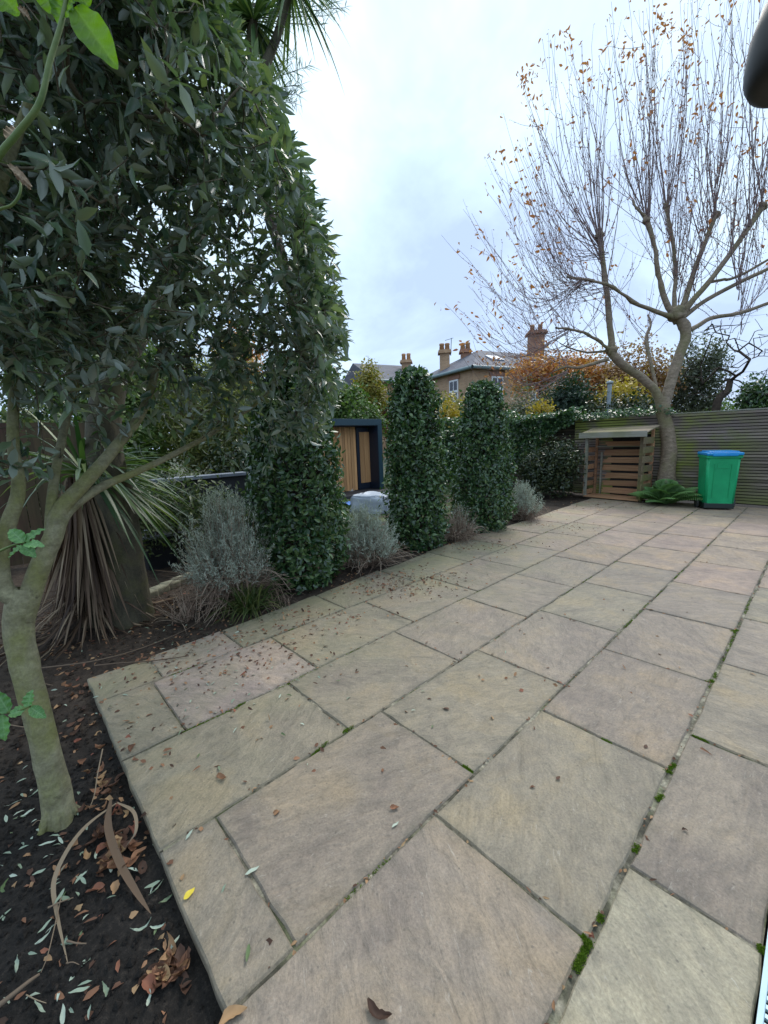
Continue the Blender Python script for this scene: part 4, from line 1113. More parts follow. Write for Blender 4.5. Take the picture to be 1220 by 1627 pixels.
big_leaf((118, 12, .60), (186, 108, .62), .046, 'bright_leaf', v_ + CU * .2, .03, .5)
big_leaf((112, -6, .60), (90, 36, .60), .036, 'bright_leaf', v_, .05, .3)
big_leaf((120, -22, .60), (140, 12, .61), .040, 'bright_leaf', v_ + CR * .4, .0, .8)
big_leaf((-14, -22, .60), (30, 24, .61), .040, 'bright_leaf', v_, .02, .6)
big_leaf((62, -30, .60), (100, 30, .61), .035, 'bright_leaf', v_ - CR * .3, .02, .2)
for a, b_, w in [((22, 270, .61), (48, 298, .62), .012), ((14, 262, .61), (44, 285, .60), .010), ((30, 12, .60), (46, 26, .60), .010), ((10, 222, .60), (26, 196, .61), .014)]:
    big_leaf(a, b_, w, 'dead_strap', v_ + CR * .6, .2, .95)
for a, b_, w in [((38, 862, .95), (14, 840, .95), .030), ((38, 862, .95), (70, 838, .97), .026), ((40, 864, .95), (68, 866, .93), .022), ((36, 866, .95), (55, 884, .93), .026), ((36, 868, .96), (10, 885, .97), .022)]:
    big_leaf(a, b_, w, 'mint_leaf', np.array([0, 0, 1.0]) + v_ * .9, .08, random.random())
for a, b_, w in [((44, 1124, .95), (50, 1096, .96), .026), ((48, 1124, .95), (72, 1140, .94), .024), ((40, 1128, .95), (12, 1136, .94), .026), ((14, 1132, .95), (-8, 1098, .95), .034), ((4, 1134, .95), (6, 1178, .94), .036)]:
    big_leaf(a, b_, w, 'mint_leaf', np.array([0, 0, 1.0]) + v_ * .9, .06, random.random())

# ------------------------------------------------------------------ the pollarded tree by the bin
tb = np.array([-2.36, 9.82, -0.03])
pt = thing('pollarded_tree', 'bare pollarded tree with long upright shoots and few orange leaves by the log store', 'tree', tuple(tb))
TD0 = float((tb - CAM) @ CF)
def T_(pts): return np.array([at(q[0], q[1], TD0 + (q[2] if len(q) > 2 else 0)) for q in pts]) - tb
def tlimb(name, pts, rs, n=18, sides=10):
    P_ = smooth_poly(T_(pts), n)
    R_ = np.interp(np.linspace(0, 1, n), np.linspace(0, 1, len(rs)), rs) * (0.85 if max(rs) < .095 else 1)
    V_, F_ = tubes([P_], [R_], sides)
    V_ += (lat_noise(V_[:, 0] * 4 + V_[:, 1] * 3, V_[:, 2], .15, 99, .006))[:, None]
    link(name, mesh_from(name, V_, [F_]), M['cherry_bark'], pt)
    return P_
basepx = proj(tb)[0][0]
tlimb('trunk', [(1056, 800), (1060, 745), (1063, 710), (1060, 680), (1054, 655), (1052, 632)], [.19, .15, .14, .132, .138, .13], 24, 16)
lim = []
lim.append(tlimb('limb', [(1054, 650), (1064, 612), (1077, 570), (1088, 540), (1087, 518), (1076, 502)], [.105, .10, .096, .094, .11, .09], 20, 12))
lim.append(tlimb('limb', [(1053, 650), (1040, 620), (1018, 600), (990, 580), (973, 562), (971, 540), (967, 500), (962, 450), (956, 400), (952, 374)], [.10, .085, .08, .085, .085, .066, .058, .052, .048, .06], 30, 10))
K = [
    ([(1076, 504), (1062, 488), (1050, 455), (1044, 425), (1040, 390), (1027, 350)], [.08, .07, .06, .055, .05, .055], 0.0),
    ([(1074, 506), (1048, 497), (1015, 485), (990, 468), (964, 452), (925, 444), (900, 440)], [.07, .06, .05, .04, .034, .026, .02], -0.5),
    ([(1076, 502), (1071, 480), (1073, 425), (1066, 370), (1058, 328)], [.06, .05, .045, .04, .045], 0.5),
    ([(1080, 500), (1090, 472), (1105, 424), (1122, 380), (1137, 342)], [.08, .065, .055, .05, .055], 0.3),
    ([(1084, 500), (1098, 480), (1127, 447), (1168, 392), (1212, 328)], [.08, .07, .062, .055, .06], -0.4),
    ([(1088, 502), (1120, 478), (1172, 450), (1222, 426), (1262, 400)], [.06, .05, .046, .04, .035], -0.2),
    ([(1096, 524), (1110, 517), (1131, 505), (1174, 498), (1225, 480), (1280, 462)], [.06, .055, .048, .042, .04, .03], 0.4),
    ([(1127, 448), (1170, 440), (1225, 410)], [.035, .03, .025], -0.4),
    ([(972, 560), (955, 545), (930, 530), (905, 523), (882, 521)], [.05, .035, .03, .025, .02], -0.3),
    ([(968, 570), (945, 577), (920, 584), (898, 583), (880, 590)], [.045, .04, .034, .028, .02], 0.1),
    ([(970, 556), (935, 560), (905, 553), (890, 545)], [.03, .025, .02, .015], 0.4),
    ([(1045, 625), (1030, 560), (1027, 535), (1034, 515), (1030, 500)], [.03, .04, .04, .03, .02], 0.7),
    ([(1026, 345), (1010, 330), (1006, 318)], [.03, .026, .02], 0.0)]
for pts, rs, dz_ in K:
    n_ = len(pts)
    lim.append(tlimb('limb', [(x, y, dz_ * i / (n_ - 1)) for i, (x, y) in enumerate(pts)], rs, 16, 8))
r = np.random.default_rng(91)
shoots = []
def fan(node, tips, k, spread, d0, bend=0.15, r0=.0105, slope=0.1, run=26):
    for (tx, ty) in tips:
        for _ in range(k):
            ex, ey = tx + r.normal(0, spread), ty + r.normal(0, spread * .9)
            dy_ = abs(r.normal(0, run)) - 4
            shoots.append((node[0] + slope * dy_ + r.normal(0, 1.5), node[1] + dy_, d0, ex, ey, d0 + r.normal(0, .6), bend, r0 * r.uniform(.7, 1.15)))
fan((952, 374), [(832, 118), (868, 62), (852, 190), (905, 70), (925, 130), (945, 60), (968, 100), (985, 170), (890, 150), (1000, 230), (838, 250), (915, 190)], 3, 24, 0, .16, slope=.12, run=36)
fan((1027, 350), [(975, 60), (1000, 20), (1025, 60), (1045, 8), (1062, 70), (1010, 120)], 3, 24, 0, .12, slope=.2, run=34)
fan((1058, 328), [(1035, 18), (1062, -25), (1085, 30), (1100, -30), (1070, 90)], 3, 24, .5, .08, slope=.14, run=36)
fan((1137, 342), [(1105, 22), (1125, -30), (1150, -40), (1172, 10), (1195, -20), (1140, 90)], 3, 24, .3, .1, slope=-.4, run=34)
fan((1212, 328), [(1168, -30), (1195, -50), (1225, -20), (1250, 20), (1280, 60)], 3, 24, -.4, .08, slope=-.7, run=30)
fan((1073, 440), [(1060, 150), (1095, 120), (1040, 170), (1110, 200)], 3, 22, .2, .06, .008)
fan((1100, 440), [(1130, 160), (1160, 140), (1190, 160)], 3, 22, .1, .08, .008)
fan((1170, 450), [(1190, 230), (1215, 200), (1160, 250)], 3, 22, -.3, .08, .008)
fan((1174, 498), [(1190, 330), (1215, 300), (1230, 350)], 3, 22, .4, .1, .008)
# shoots that sweep out to the left, then turn up
for node, tips in [((925, 444), [(762, 345), (790, 252), (805, 300), (830, 330), (850, 290)]), ((960, 455), [(790, 270), (840, 250), (870, 300)]), ((905, 441), [(768, 420), (760, 460), (785, 390)]),
                   ((885, 521), [(758, 470), (752, 520), (770, 500), (800, 430)]), ((882, 588), [(760, 560), (775, 530), (800, 560)]), ((895, 545), [(765, 545), (790, 480)]), ((945, 400), [(800, 200), (830, 240), (850, 200)])]:
    fan((node[0] + 20, node[1] + 4), tips, 3, 22, -.2, .40, .0065, slope=0, run=7)
for li_ in range(1, len(lim)):
    P_l = lim[li_] + tb
    for _ in range(7):
        i_ = r.integers(5, len(P_l) - 1); A_ = P_l[i_]
        ax_, ay_, ad_ = proj(A_)
        l_ = r.uniform(90, 230)
        an_ = r.normal(0, .42) + (-.5 if li_ in (1, 3, 9, 10, 11) else .1)
        shoots.append((float(ax_[0]), float(ay_[0]), float(ad_[0]) - TD0, float(ax_[0]) + l_ * math.sin(an_), float(ay_[0]) - l_ * math.cos(an_), float(ad_[0]) - TD0 + r.normal(0, .5), .2, .006))
# burred pollard heads
for (x_, y_, d_, q_) in [(952, 374, 0, .085), (1027, 350, 0, .075), (1058, 328, .5, .06), (1137, 342, .3, .07), (1212, 328, -.4, .07), (1076, 500, 0, .15), (972, 558, 0, .105)]:
    bm = bmesh.new(); bmesh.ops.create_icosphere(bm, subdivisions=3, radius=q_)
    for v in bm.verts: v.co *= 1 + .45 * mnoise.noise(v.co * (1.3 / q_) + Vector((x_, 0, 0))) + .25 * mnoise.noise(v.co * (3.5 / q_))
    o = bm_obj('burr', bm, M['cherry_bark'], pt, True); o.location = tuple(at(x_, y_, TD0 + d_) - tb)
buds, leafs = [], []
for (x0, y0, d0, x1, y1, d1, bend, r0) in shoots:
    A = at(x0, y0, TD0 + d0) - tb; B = at(x1, y1, TD0 + d1) - tb
    L0 = np.linalg.norm(B - A)
    mid = (A + B) / 2 + np.array([0, 0, -1]) * L0 * bend * (0.6 if bend < .3 else .75) + r.normal(0, .03, 3) * L0
    q = smooth_poly([A, mid, B], 15)
    q += r.normal(0, .012, q.shape) * np.linspace(.2, 1, 15)[:, None]
    pol, rad = [q], [np.linspace(r0, .0024, 15)]
    for _ in range(r.integers(2, 6)):
        i = r.integers(3, 13); t_ = unit(q[i + 1] - q[i])
        d_ = unit(t_ + r.normal(0, .42, 3) + np.array([0, 0, .35])); l_ = r.uniform(.25, .95)
        s_ = smooth_poly([q[i], q[i] + d_ * l_ * .5 - np.array([0, 0, .03]), q[i] + d_ * l_ + np.array([0, 0, .05 * l_])], 6)
        pol.append(s_); rad.append(np.linspace(max(.0035, r0 * .45), .0018, 6))
        for k_ in range(r.integers(2, 7)): buds.append(s_[r.integers(1, 6)])
        if r.random() < .12: leafs += [s_[-1]] * r.integers(1, 4)
    V_, F_ = tubes(pol, rad, 5)
    link('shoot', mesh_from('shoot', V_, [F_]), M['shoot'], pt)
    for k_ in range(r.integers(5, 14)): buds.append(q[r.integers(1, 15)])
    if y1 < 200 and r.random() < .45: leafs += [q[-1]] * r.integers(1, 5) + [q[-2]] * r.integers(0, 3)
    elif x1 < 860 and r.random() < .7: leafs += [q[-1]] * r.integers(2, 5)
BP = np.array(buds) + r.normal(0, .02, (len(buds), 3)); n = len(BP)
leaf_obj('withered_leaves', BP, unit(r.normal(0, .7, (n, 3)) - np.array([0, 0, .6])), rand_dirs(n), r.uniform(.025, .055, n), r.uniform(.012, .024, n), M['bud'], pt, T4)
for (cx_, cy_, k_) in [(1050, 35, 22), (1065, 50, 16), (846, 115, 18), (835, 125, 10), (995, 85, 16), (1012, 92, 10), (1090, 62, 14), (893, 60, 12), (950, 130, 10), (990, 135, 8), (1035, 155, 12), (1005, 250, 8), (1110, 36, 8), (1195, 235, 8), (850, 160, 8), (930, 110, 8)]:
    leafs += [at(cx_ + r.normal(0, 7), cy_ + r.normal(0, 6), TD0 + r.normal(0, .1)) - tb for _ in range(k_)]
LP_ = np.array(leafs) + r.normal(0, .06, (len(leafs), 3)); n = len(LP_)
leaf_obj('orange_leaves', LP_, unit(r.normal(0, .8, (n, 3)) - np.array([0, 0, .5])), rand_dirs(n), r.uniform(.07, .12, n), r.uniform(.035, .055, n), M['autumn_leaf'], pt, T8, r.uniform(0, .4, n))

# ------------------------------------------------------------------ log store
ls_c = np.array([-3.15, 9.66, 0.0])
lw = 1.22; ld = 0.52; lh_f = float(ony(940, 692, 9.6)[2]); lh_b = lh_f + 0.13
st = thing('log_store', 'small open timber log store with silvered roof edge beside the pollarded tree', 'log store', tuple(ls_c), math.radians(-6))
for x, mt in ((-lw / 2 + .03, 'pale_wood'), (lw / 2 - .05, 'store_green')):
    box('front_post', (x, 0, lh_f / 2 + .02), (.058 if x < 0 else .09, .058, lh_f), M[mt], st, bevel=.004)
for x in (-lw / 2 + .03, lw / 2 - .05): box('rear_post', (x, ld - .06, lh_b / 2), (.05, .05, lh_b - .03), M['store_wood'], st, bevel=.003)
box('inner_batten', (-lw / 2 + .15, ld - .06, .52), (.035, .04, .98), M['pale_wood'], st)
box('gap_shade_panel', (0, ld - .012, lh_f / 2 + .02), (lw - .07, .006, lh_f - .06), M['gap_shade'], st)  # dark sheet added for the shade in the gaps of the back boards
nb = int((lh_f - .1) / .172)
for i in range(nb):
    z = .07 + i * .172
    o = box('back_board', (0.01, ld - .025 + r_.normal(0, .003), z + .07 + r_.normal(0, .004)), (lw - .06, .016, .130 + r_.normal(0, .012)), M['store_wood'], st, bevel=.002)
    o.rotation_euler = (r_.normal(0, .05), r_.normal(0, .016), 0)
box('shelf_rail', (0, ld - .10, lh_f - .26), (lw - .12, .03, .022), M['pale_wood'], st)
for i in range(7):
    box('side_board', (lw / 2 - .012, .17, .12 + i * .19), (.016, ld - .02, .13), M['store_green'], st, bevel=.002)
    if i < 6: box('side_board', (-lw / 2 + .002, .19, .12 + i * .19), (.014, ld - .08, .11), M['store_wood'], st, bevel=.002)
box('floor_board', (0, .16, .045), (lw - .08, ld - .06, .03), M['store_wood'], st)
box('front_sill', (0, -.02, .03), (lw - .02, .03, .05), M['slat_dark'], st)
ang = math.atan2(.13, ld + .1)
for i in range(5):
    y = -.14 + i * .118
    o = box('roof_board', (0, y + .05, lh_f + .045 + (y + .14) * math.tan(ang) + (.004 if i % 2 else 0)), (lw + .14, .125, .02), M['roof_wood'], st, bevel=.003)
    o.rotation_euler = (ang, 0, 0)
box('fascia', (0, -.165, lh_f + .005), (lw + .15, .022, .115), M['pale_wood'], st, bevel=.003)
# ------------------------------------------------------------------ fern
fp = np.array([-2.12, 9.52, -0.005])
fern = thing('fern', 'bushy green fern at the foot of the pollarded tree', 'fern', tuple(fp))
r = np.random.default_rng(101)
def frond(i, a, el, L0, root, mat):
    d = np.array([math.cos(a) * math.cos(el), math.sin(a) * math.cos(el), math.sin(el)])
    t = np.linspace(0, 1, 22)[:, None]
    C_ = d * t * L0 + np.array([0, 0, -1]) * L0 * .40 * t ** 2.3
    C_[:, 2] = np.maximum(C_[:, 2], .03)
    side = unit(np.cross(d, [0, 0, 1.0]))
    PP, DD, NN, LL_ = [], [], [], []
    for k_ in range(3, 22):
        tg = unit(C_[k_] - C_[k_ - 1]); nn = unit(np.cross(side, tg))
        w = L0 * .27 * math.sin(math.pi * min(1, (k_ - 1) / 21) ** .75) + .012
        for s_ in (-1, 1):
            PP.append(C_[k_]); DD.append(unit(side * s_ + tg * .35 - np.array([0, 0, .18]))); NN.append(nn); LL_.append(w)
    V1, F1, k1 = leaves(np.array(PP), np.array(DD), np.array(NN), np.array(LL_), .026, T8)
    V2, F2 = tubes([C_], [np.linspace(.004, .0015, 22)], 4)
    me = mesh_from('frond', np.concatenate([V1, V2]), F1 + [F2 + len(V1)], True, {'rnd': np.full(len(V1) + len(V2), r.random())})
    link('frond', me, M[mat], root)
for i in range(46):
    frond(i, r.uniform(0, 6.28), r.uniform(.6, 1.45), r.uniform(.55, .9), fern, 'fern')

# ------------------------------------------------------------------ wheelie bin
bn = thing('wheelie_bin', 'green wheelie bin with bright blue lid against the slatted fence', 'wheelie bin', (-1.36, 9.62, 0), math.radians(24))
def tapered(bm, z0, z1, a0, b0_, a1, b1_, bev):
    vs = [bm.verts.new((sx * a / 2, sy * b / 2, z)) for z, a, b in ((z0, a0, b0_), (z1, a1, b1_)) for sx, sy in ((-1, -1), (1, -1), (1, 1), (-1, 1))]
    fs = [(3, 2, 1, 0), (4, 5, 6, 7)] + [(i, (i + 1) % 4, 4 + (i + 1) % 4, 4 + i) for i in range(4)]
    for f in fs: bm.faces.new([vs[i] for i in f])
    es = [e_ for e_ in bm.edges if abs(e_.verts[0].co.z - e_.verts[1].co.z) > .2]
    bmesh.ops.bevel(bm, geom=es, offset=bev, segments=4, affect='EDGES', profile=.5)
bn.scale = (.86, .86, 1.0)
bm = bmesh.new(); tapered(bm, .115, .97, .51, .53, .57, .61, .045)
body = bm_obj('body', bm, M['bin'], bn, True)
for p_ in body.data.polygons: p_.use_smooth = abs(p_.normal.z) < .5 and p_.area < .02
bm = bmesh.new(); add_box(bm, (0, 0, .955), (.60, .655, .05), 0, .012); bm_obj('rim', bm, M['bin'], bn)
bm = bmesh.new()
for x in (-.14, .14): add_box(bm, (0, 0, 0), (.014, .018, .60), 0, .004, Matrix.Translation((x, -.286, .53)) @ Matrix.Rotation(math.radians(2.7), 4, 'X'))
add_box(bm, (0, 0, 0), (.20, .012, .10), 0, .004, Matrix.Translation((0, -.297, .80)) @ Matrix.Rotation(math.radians(2.7), 4, 'X'))
bm_obj('rib', bm, M['bin'], bn)
bm = bmesh.new()
add_box(bm, (0, -.005, 1.005), (.615, .69, .05), 0, .018); add_box(bm, (0, -.01, 1.035), (.50, .56, .035), 0, .015)
add_box(bm, (0, -.345, .985), (.42, .03, .035), 0, .01)
bm_obj('lid', bm, M['lid'], bn)
bm = bmesh.new(); add_box(bm, (0, 0, .075), (.515, .535, .10), 0, .015); bm_obj('base', bm, M['bin_black'], bn)
bm = bmesh.new(); add_box(bm, (0, .37, .99), (.44, .035, .035), 0, .014)
for x in (-.2, .2): add_box(bm, (x, .34, .98), (.04, .07, .03), 0, .008)
bm_obj('handle', bm, M['bin_black'], bn)
for s_ in (-1, 1):
    V, F = lathe([(.0, -.025), (.085, -.025), (.10, -.018), (.10, .018), (.085, .025), (.0, .025)], 24)
    V = V[:, [2, 0, 1]]
    w = link('wheel', mesh_from('wheel', V, [F], False), M['tyre'], bn); w.location = (s_ * .315, .03, .10)
V, F = tubes([np.array([(-.33, .03, .10), (.33, .03, .10)])], [[.011, .011]], 8); link('axle', mesh_from('axle', V, [F]), M['bin_black'], bn)

# ------------------------------------------------------------------ summerhouse across the lawn
SX = -8.72
y0s, y1s = 4.6, 8.12
zt = float(onx(600, 664, SX)[2]); zb = 0.10
sh = thing('summerhouse', 'modern garden room with cedar cladding in a dark teal box frame', 'garden room', (SX, 0, -0.03))
th = .17
box('roof_frame', (-1.2, (y0s + y1s) / 2, zt - th / 2), (2.4, y1s - y0s, th), M['teal'], sh, bevel=.006)
box('side_frame', (-1.2, y1s - .075, (zt - th) / 2 + zb / 2), (2.398, .15, zt - th - zb - .004), M['teal'], sh, bevel=.004)
box('side_frame', (-1.2, y0s + .075, (zt - th) / 2 + zb / 2), (2.398, .15, zt - th - zb - .004), M['teal'], sh, bevel=.004)
box('plinth', (-1.1, (y0s + y1s) / 2, zb / 2 - .01), (2.9, y1s - y0s + .1, zb), M['deck'], sh)
fx = -.45
box('side_liner', (-.62, y1s - .155, (zt - th) / 2 + zb / 2), (1.2, .012, zt - th - zb - .02), M['navy'], sh)
box('ceiling_liner', (-.62, (y0s + y1s) / 2, zt - th - .008), (1.2, y1s - y0s - .32, .012), M['navy'], sh)
dy0 = float(onx(566, 720, SX + fx)[1]); dy1 = float(onx(596, 720, SX + fx)[1])
ztf = zt - th - .02
yb = y0s + .16
while yb < dy0 - .05:
    w = .098
    box('cladding_board', (fx + r_.normal(0, .004), yb + w / 2, (ztf + zb) / 2), (.03, w - .012, ztf - zb - .01), M['clad'], sh, bevel=.003); yb += w
box('back_wall', (fx - .05, (y0s + y1s) / 2, (ztf + zb) / 2), (.05, y1s - y0s - .31, ztf - zb - .02), M['navy'], sh)
dr_ = box('door_frame', (fx + .02, (dy0 + dy1) / 2 + .03, (ztf + zb) / 2), (.05, dy1 - dy0 + .06, ztf - zb - .02), M['navy'], sh, bevel=.003)
nbd = 3; dw = (dy1 - dy0 - .22) / nbd
for i in range(nbd):
    box('cladding_board', (.034, -.055 + (i - 1) * dw, .02), (.02, dw - .008, ztf - zb - .34), M['clad'], dr_, bevel=.002)
wp = box('window_pane', (fx + .03, (dy1 + y1s - .15) / 2 + .02, (ztf + zb) / 2), (.03, y1s - .15 - dy1 - .08, ztf - zb - .06), M['glass'], sh)
# things left on the lawn
def lump_box(name, label, cat, c, s, mat, seed):
    bm = bmesh.new(); add_box(bm, (0, 0, s[2] / 2), s, 0, .05)
    bmesh.ops.subdivide_edges(bm, edges=bm.edges[:], cuts=3, use_grid_fill=True)
    r = np.random.default_rng(seed)
    for v in bm.verts:
        v.co += Vector(r.normal(0, .012, 3)); v.co.z = max(v.co.z, .0)
        v.co.x *= 1 + .12 * (1 - v.co.z / s[2]); v.co.y *= 1 + .12 * (1 - v.co.z / s[2])
    o = bm_obj(name, bm, M[mat], None, True); o.location = c
    return tag(o, label, cat)
lump_box('covered_box', 'low box under a pale grey cover on the lawn before the garden room', 'covered box', (-6.55, 5.85, -.03), (.8, .75, .36), 'tarp', 111).rotation_euler = (0, 0, .35)
q = onz(574, 800, 0)
bm = bmesh.new(); bmesh.ops.create_grid(bm, x_segments=18, y_segments=14, size=.5)
for v in bm.verts:
    v.co.x *= .9; v.co.y *= .75
    v.co.z = .03 + .05 * abs(mnoise.noise(v.co * 5)) + .012 * mnoise.noise(v.co * 17)
o = bm_obj('blue_sheet', bm, M['blue'], None, True); o.location = (q[0], q[1], -.02); tag(o, 'crumpled bright blue plastic sheet lying on the lawn', 'plastic sheet')
q = onz(556, 783, 0)
bm = bmesh.new(); bmesh.ops.create_icosphere(bm, subdivisions=3, radius=.13)
for v in bm.verts: v.co *= 1 + .22 * mnoise.noise(v.co * 9); v.co.z = max(v.co.z * 1.1, -.12)
o = bm_obj('white_sack', bm, M['bag'], None, True); o.location = (q[0], q[1], .10); tag(o, 'small crumpled white sack standing before the cedar wall', 'sack')

# ------------------------------------------------------------------ black wall, planter, stone edging behind the palm
wl_ = thing('low_wall', 'low black painted wall with pale coping behind the large silver bush', 'wall', (-6.2, 2.4, -0.03))
za = float(onx(380, 752, -6.2)[2])
box('wall_body', (0, .45, za / 2), (.14, 2.7, za), M['black'], wl_)
for i in range(3): box('coping_stone', (0, -.455 + i * .905, za + .024), (.24, .9, .045), M['coping'], wl_, bevel=.004)
pl = thing('black_planter', 'dark black planter box with grey rim beside the mossy palm trunk', 'planter', tuple(onz(285, 900, -.03) * (1, 1, 0) + np.array([-.35, .1, -.03])), math.radians(4))
zc = float(onx(275, 843, pl.location[0])[2]) + .02
box('planter_body', (0, 0, zc / 2), (.55, .9, zc), M['black'], pl, bevel=.006)
for x, y, sx, sy in ((-.25, 0, .06, .94), (.27, 0, .06, .94), (0, -.45, .48, .05), (0, .45, .48, .05)):
    box('rim', (x, y, zc + .018), (sx, sy, .03), M['coping'], pl, bevel=.003)
e0, e1 = onz(215, 955, 0), onz(330, 905, 0)
for i in range(8):
    t = i / 7; c = e0 + (e1 - e0) * t
    bm = bmesh.new(); add_box(bm, (0, 0, 0), (.13, .15 + r_.uniform(0, .05), .10), 0, .02)
    o = bm_obj('edging_stone', bm, M['edging'], None, True); o.location = (c[0], c[1], .0); o.rotation_euler = (r_.normal(0, .08), r_.normal(0, .08), math.atan2(e1[1] - e0[1], e1[0] - e0[0]) - 1.57 + r_.normal(0, .1))
    tag(o, 'rough weathered edging stone, %s in the row counted from the mossy palm trunk' % ('first', 'second', 'third', 'fourth', 'fifth', 'sixth', 'seventh', 'eighth')[i], 'edging stone', 'edging stones behind the palm')
bush('leafy_shrub', 'loose dark green shrub between the black planter and the low black wall', 'shrub', (-5.55, 1.55, -0.03),
     [((0, 0, .75), (.45, .6, .5)), ((.1, .5, .6), (.4, .45, .4)), ((0, -.5, .7), (.4, .4, .45))], 3600, (.05, .11), (.25, .4), M['lf_shade'], 47, T4, .9, 5, .07, nbranch=120)
# brown board fence at the far left
bf = thing('board_fence', 'reddish brown vertical board fence glimpsed behind the olive branches', 'fence', (-7.4, -0.6, -0.03))
for i in range(26):
    box('board', (r_.normal(0, .006), -1.9 + i * .14, .95), (.02, .132, 1.9 + r_.normal(0, .008)), M['brown_fence'], bf)
for z in (.4, 1.5): box('rail', (-.04, -.15, z), (.05, 3.7, .08), M['brown_fence'], bf)

# ------------------------------------------------------------------ garden greenery behind the lawn and fences
M['lf_green'] = leafy('mid_green_leaf', [(0.045, 0.09, 0.025), (0.085, 0.145, 0.036), (0.15, 0.21, 0.06)])
M['lf_yellowgreen'] = leafy('yellow_green_leaf', [(0.13, 0.15, 0.025), (0.24, 0.21, 0.04), (0.38, 0.28, 0.06)])
M['lf_pine'] = leafy('blue_evergreen_leaf', [(0.012, 0.032, 0.022), (0.025, 0.055, 0.036), (0.045, 0.08, 0.05)])
M['lf_orange'] = leafy('orange_autumn_leaf', [(0.34, 0.11, 0.045), (0.50, 0.19, 0.055), (0.56, 0.29, 0.08), (0.36, 0.20, 0.07)])
M['lf_brown'] = leafy('brown_autumn_leaf', [(0.18, 0.09, 0.055), (0.30, 0.16, 0.075), (0.40, 0.25, 0.10)])
M['lf_yellow'] = leafy('yellow_autumn_leaf', [(0.32, 0.22, 0.03), (0.48, 0.34, 0.04), (0.30, 0.26, 0.06)])
M['lf_red'] = leafy('dusky_red_leaf', [(0.16, 0.055, 0.055), (0.24, 0.09, 0.08), (0.22, 0.14, 0.09)])
M['lf_grey'] = leafy('grey_green_leaf', [(0.07, 0.085, 0.06), (0.11, 0.13, 0.09), (0.16, 0.17, 0.12)])
M['lf_bamboo'] = leafy('bamboo_leaf', [(0.09, 0.12, 0.03), (0.18, 0.20, 0.055), (0.30, 0.29, 0.10)])
def bg(name, label, cat, px, py_top, depth, wpx, mat, n, L, seed, ratio=1.0, hpx=None, twig='laurel_twig', W=(.5, .8), shell=.6, per=6, spread=.12, lump=.2, parts=4, group=None, tr=.07, nb=70, zlow=None):
    """a tree or shrub whose top shows at py_top; crown width in photo pixels at that depth"""
    c = at(px, py_top, depth); ztop = c[2]
    wid = wpx / FPX * depth / 2
    hgt = (hpx / FPX * depth) if hpx else wid * 2 * ratio
    base = np.array([c[0], c[1], -0.1])
    zc_ = ztop - hgt / 2 + .1
    r = np.random.default_rng(seed)
    el = [((0, 0, zc_), (wid * .8, wid * .8, hgt / 2))]
    for i in range(parts):
        a = r.uniform(0, 6.28); el.append(((math.cos(a) * wid * .5, math.sin(a) * wid * .5, zc_ + r.uniform(-.3, .2) * hgt), (wid * .5, wid * .5, hgt * .28)))
    return bush(name, label, cat, base, el, n, L, W, mat, seed, T4, shell, per, spread, twig, nb, group, tr, (0, 0, zc_), .7, .2, lump)
GB = 'trees and shrubs beyond the garden fences'
bg('conifer', 'golden green conifer standing behind the garden room', 'tree', 584, 577, 14.5, 50, M['lf_yellowgreen'], 7000, (.08, .16), 201, hpx=110, W=(.35, .6), parts=6)
bg('leafy_tree', 'bright green leafy tree left of the golden conifer behind the garden room', 'tree', 545, 612, 13.0, 75, M['lf_green'], 6000, (.09, .16), 202, hpx=90, parts=5)
bg('leafy_tree', 'yellowish green shrub low behind the garden room roof', 'shrub', 578, 640, 12.3, 60, M['lf_green'], 3000, (.07, .13), 203, hpx=60)
bg('red_shrub', 'dusky red shrub between the garden room roof and the middle column', 'shrub', 626, 632, 15.0, 50, M['lf_red'], 3000, (.08, .14), 204, hpx=60)
bg('yellow_shrub', 'bright yellow leaved shrub between the two clipped columns', 'shrub', 712, 640, 14.0, 46, M['lf_yellow'], 2500, (.08, .15), 205, hpx=60)
bg('leafy_tree', 'green shrub with pale tips above the ivy between the clipped columns', 'shrub', 712, 625, 16.0, 80, M['lf_yellowgreen'], 3500, (.08, .15), 206, hpx=80)
bg('twiggy_shrub', 'tan twiggy shrub with sparse yellow leaves above the ivy', 'shrub', 828, 600, 13.5, 92, M['lf_grey'], 2400, (.06, .11), 207, hpx=110, shell=.9, nb=260, twig='olive_bark', tr=.05)
bg('yellow_shrub', 'small yellow leaved shrub above the ivy right of the far column', 'shrub', 858, 640, 12.3, 50, M['lf_yellow'], 1100, (.06, .11), 208, hpx=45, shell=.9)
bg('evergreen_tree', 'dark blue green evergreen shrub above the ivy beside the log store', 'tree', 902, 595, 13.2, 90, M['lf_pine'], 8000, (.10, .20), 209, hpx=120, W=(.25, .45), parts=6)
bg('autumn_tree', 'orange autumn tree before the tall brick chimney', 'tree', 860, 556, 17.0, 120, M['lf_orange'], 5200, (.09, .16), 210, hpx=75, shell=.95, nb=160, lump=.3)
bg('autumn_tree', 'orange brown autumn tree behind the horizontal limb of the pollarded tree', 'tree', 925, 550, 15.5, 90, M['lf_orange'], 3600, (.08, .14), 211, hpx=100, shell=.95, nb=160)
bg('autumn_tree', 'brown autumn tree filling the fork of the pollarded tree', 'tree', 1010, 535, 14.5, 130, M['lf_brown'], 8000, (.08, .14), 212, hpx=140, shell=.95, nb=200)
bg('yellow_shrub', 'golden leaved shrub low behind the log store', 'shrub', 1000, 600, 12.4, 95, M['lf_yellow'], 2200, (.07, .12), 213, hpx=60, shell=.9)
bg('leafy_tree', 'dark green shrub low above the fence behind the log store', 'shrub', 985, 632, 11.6, 110, M['shrub_leaf'], 3500, (.06, .11), 214, hpx=40)
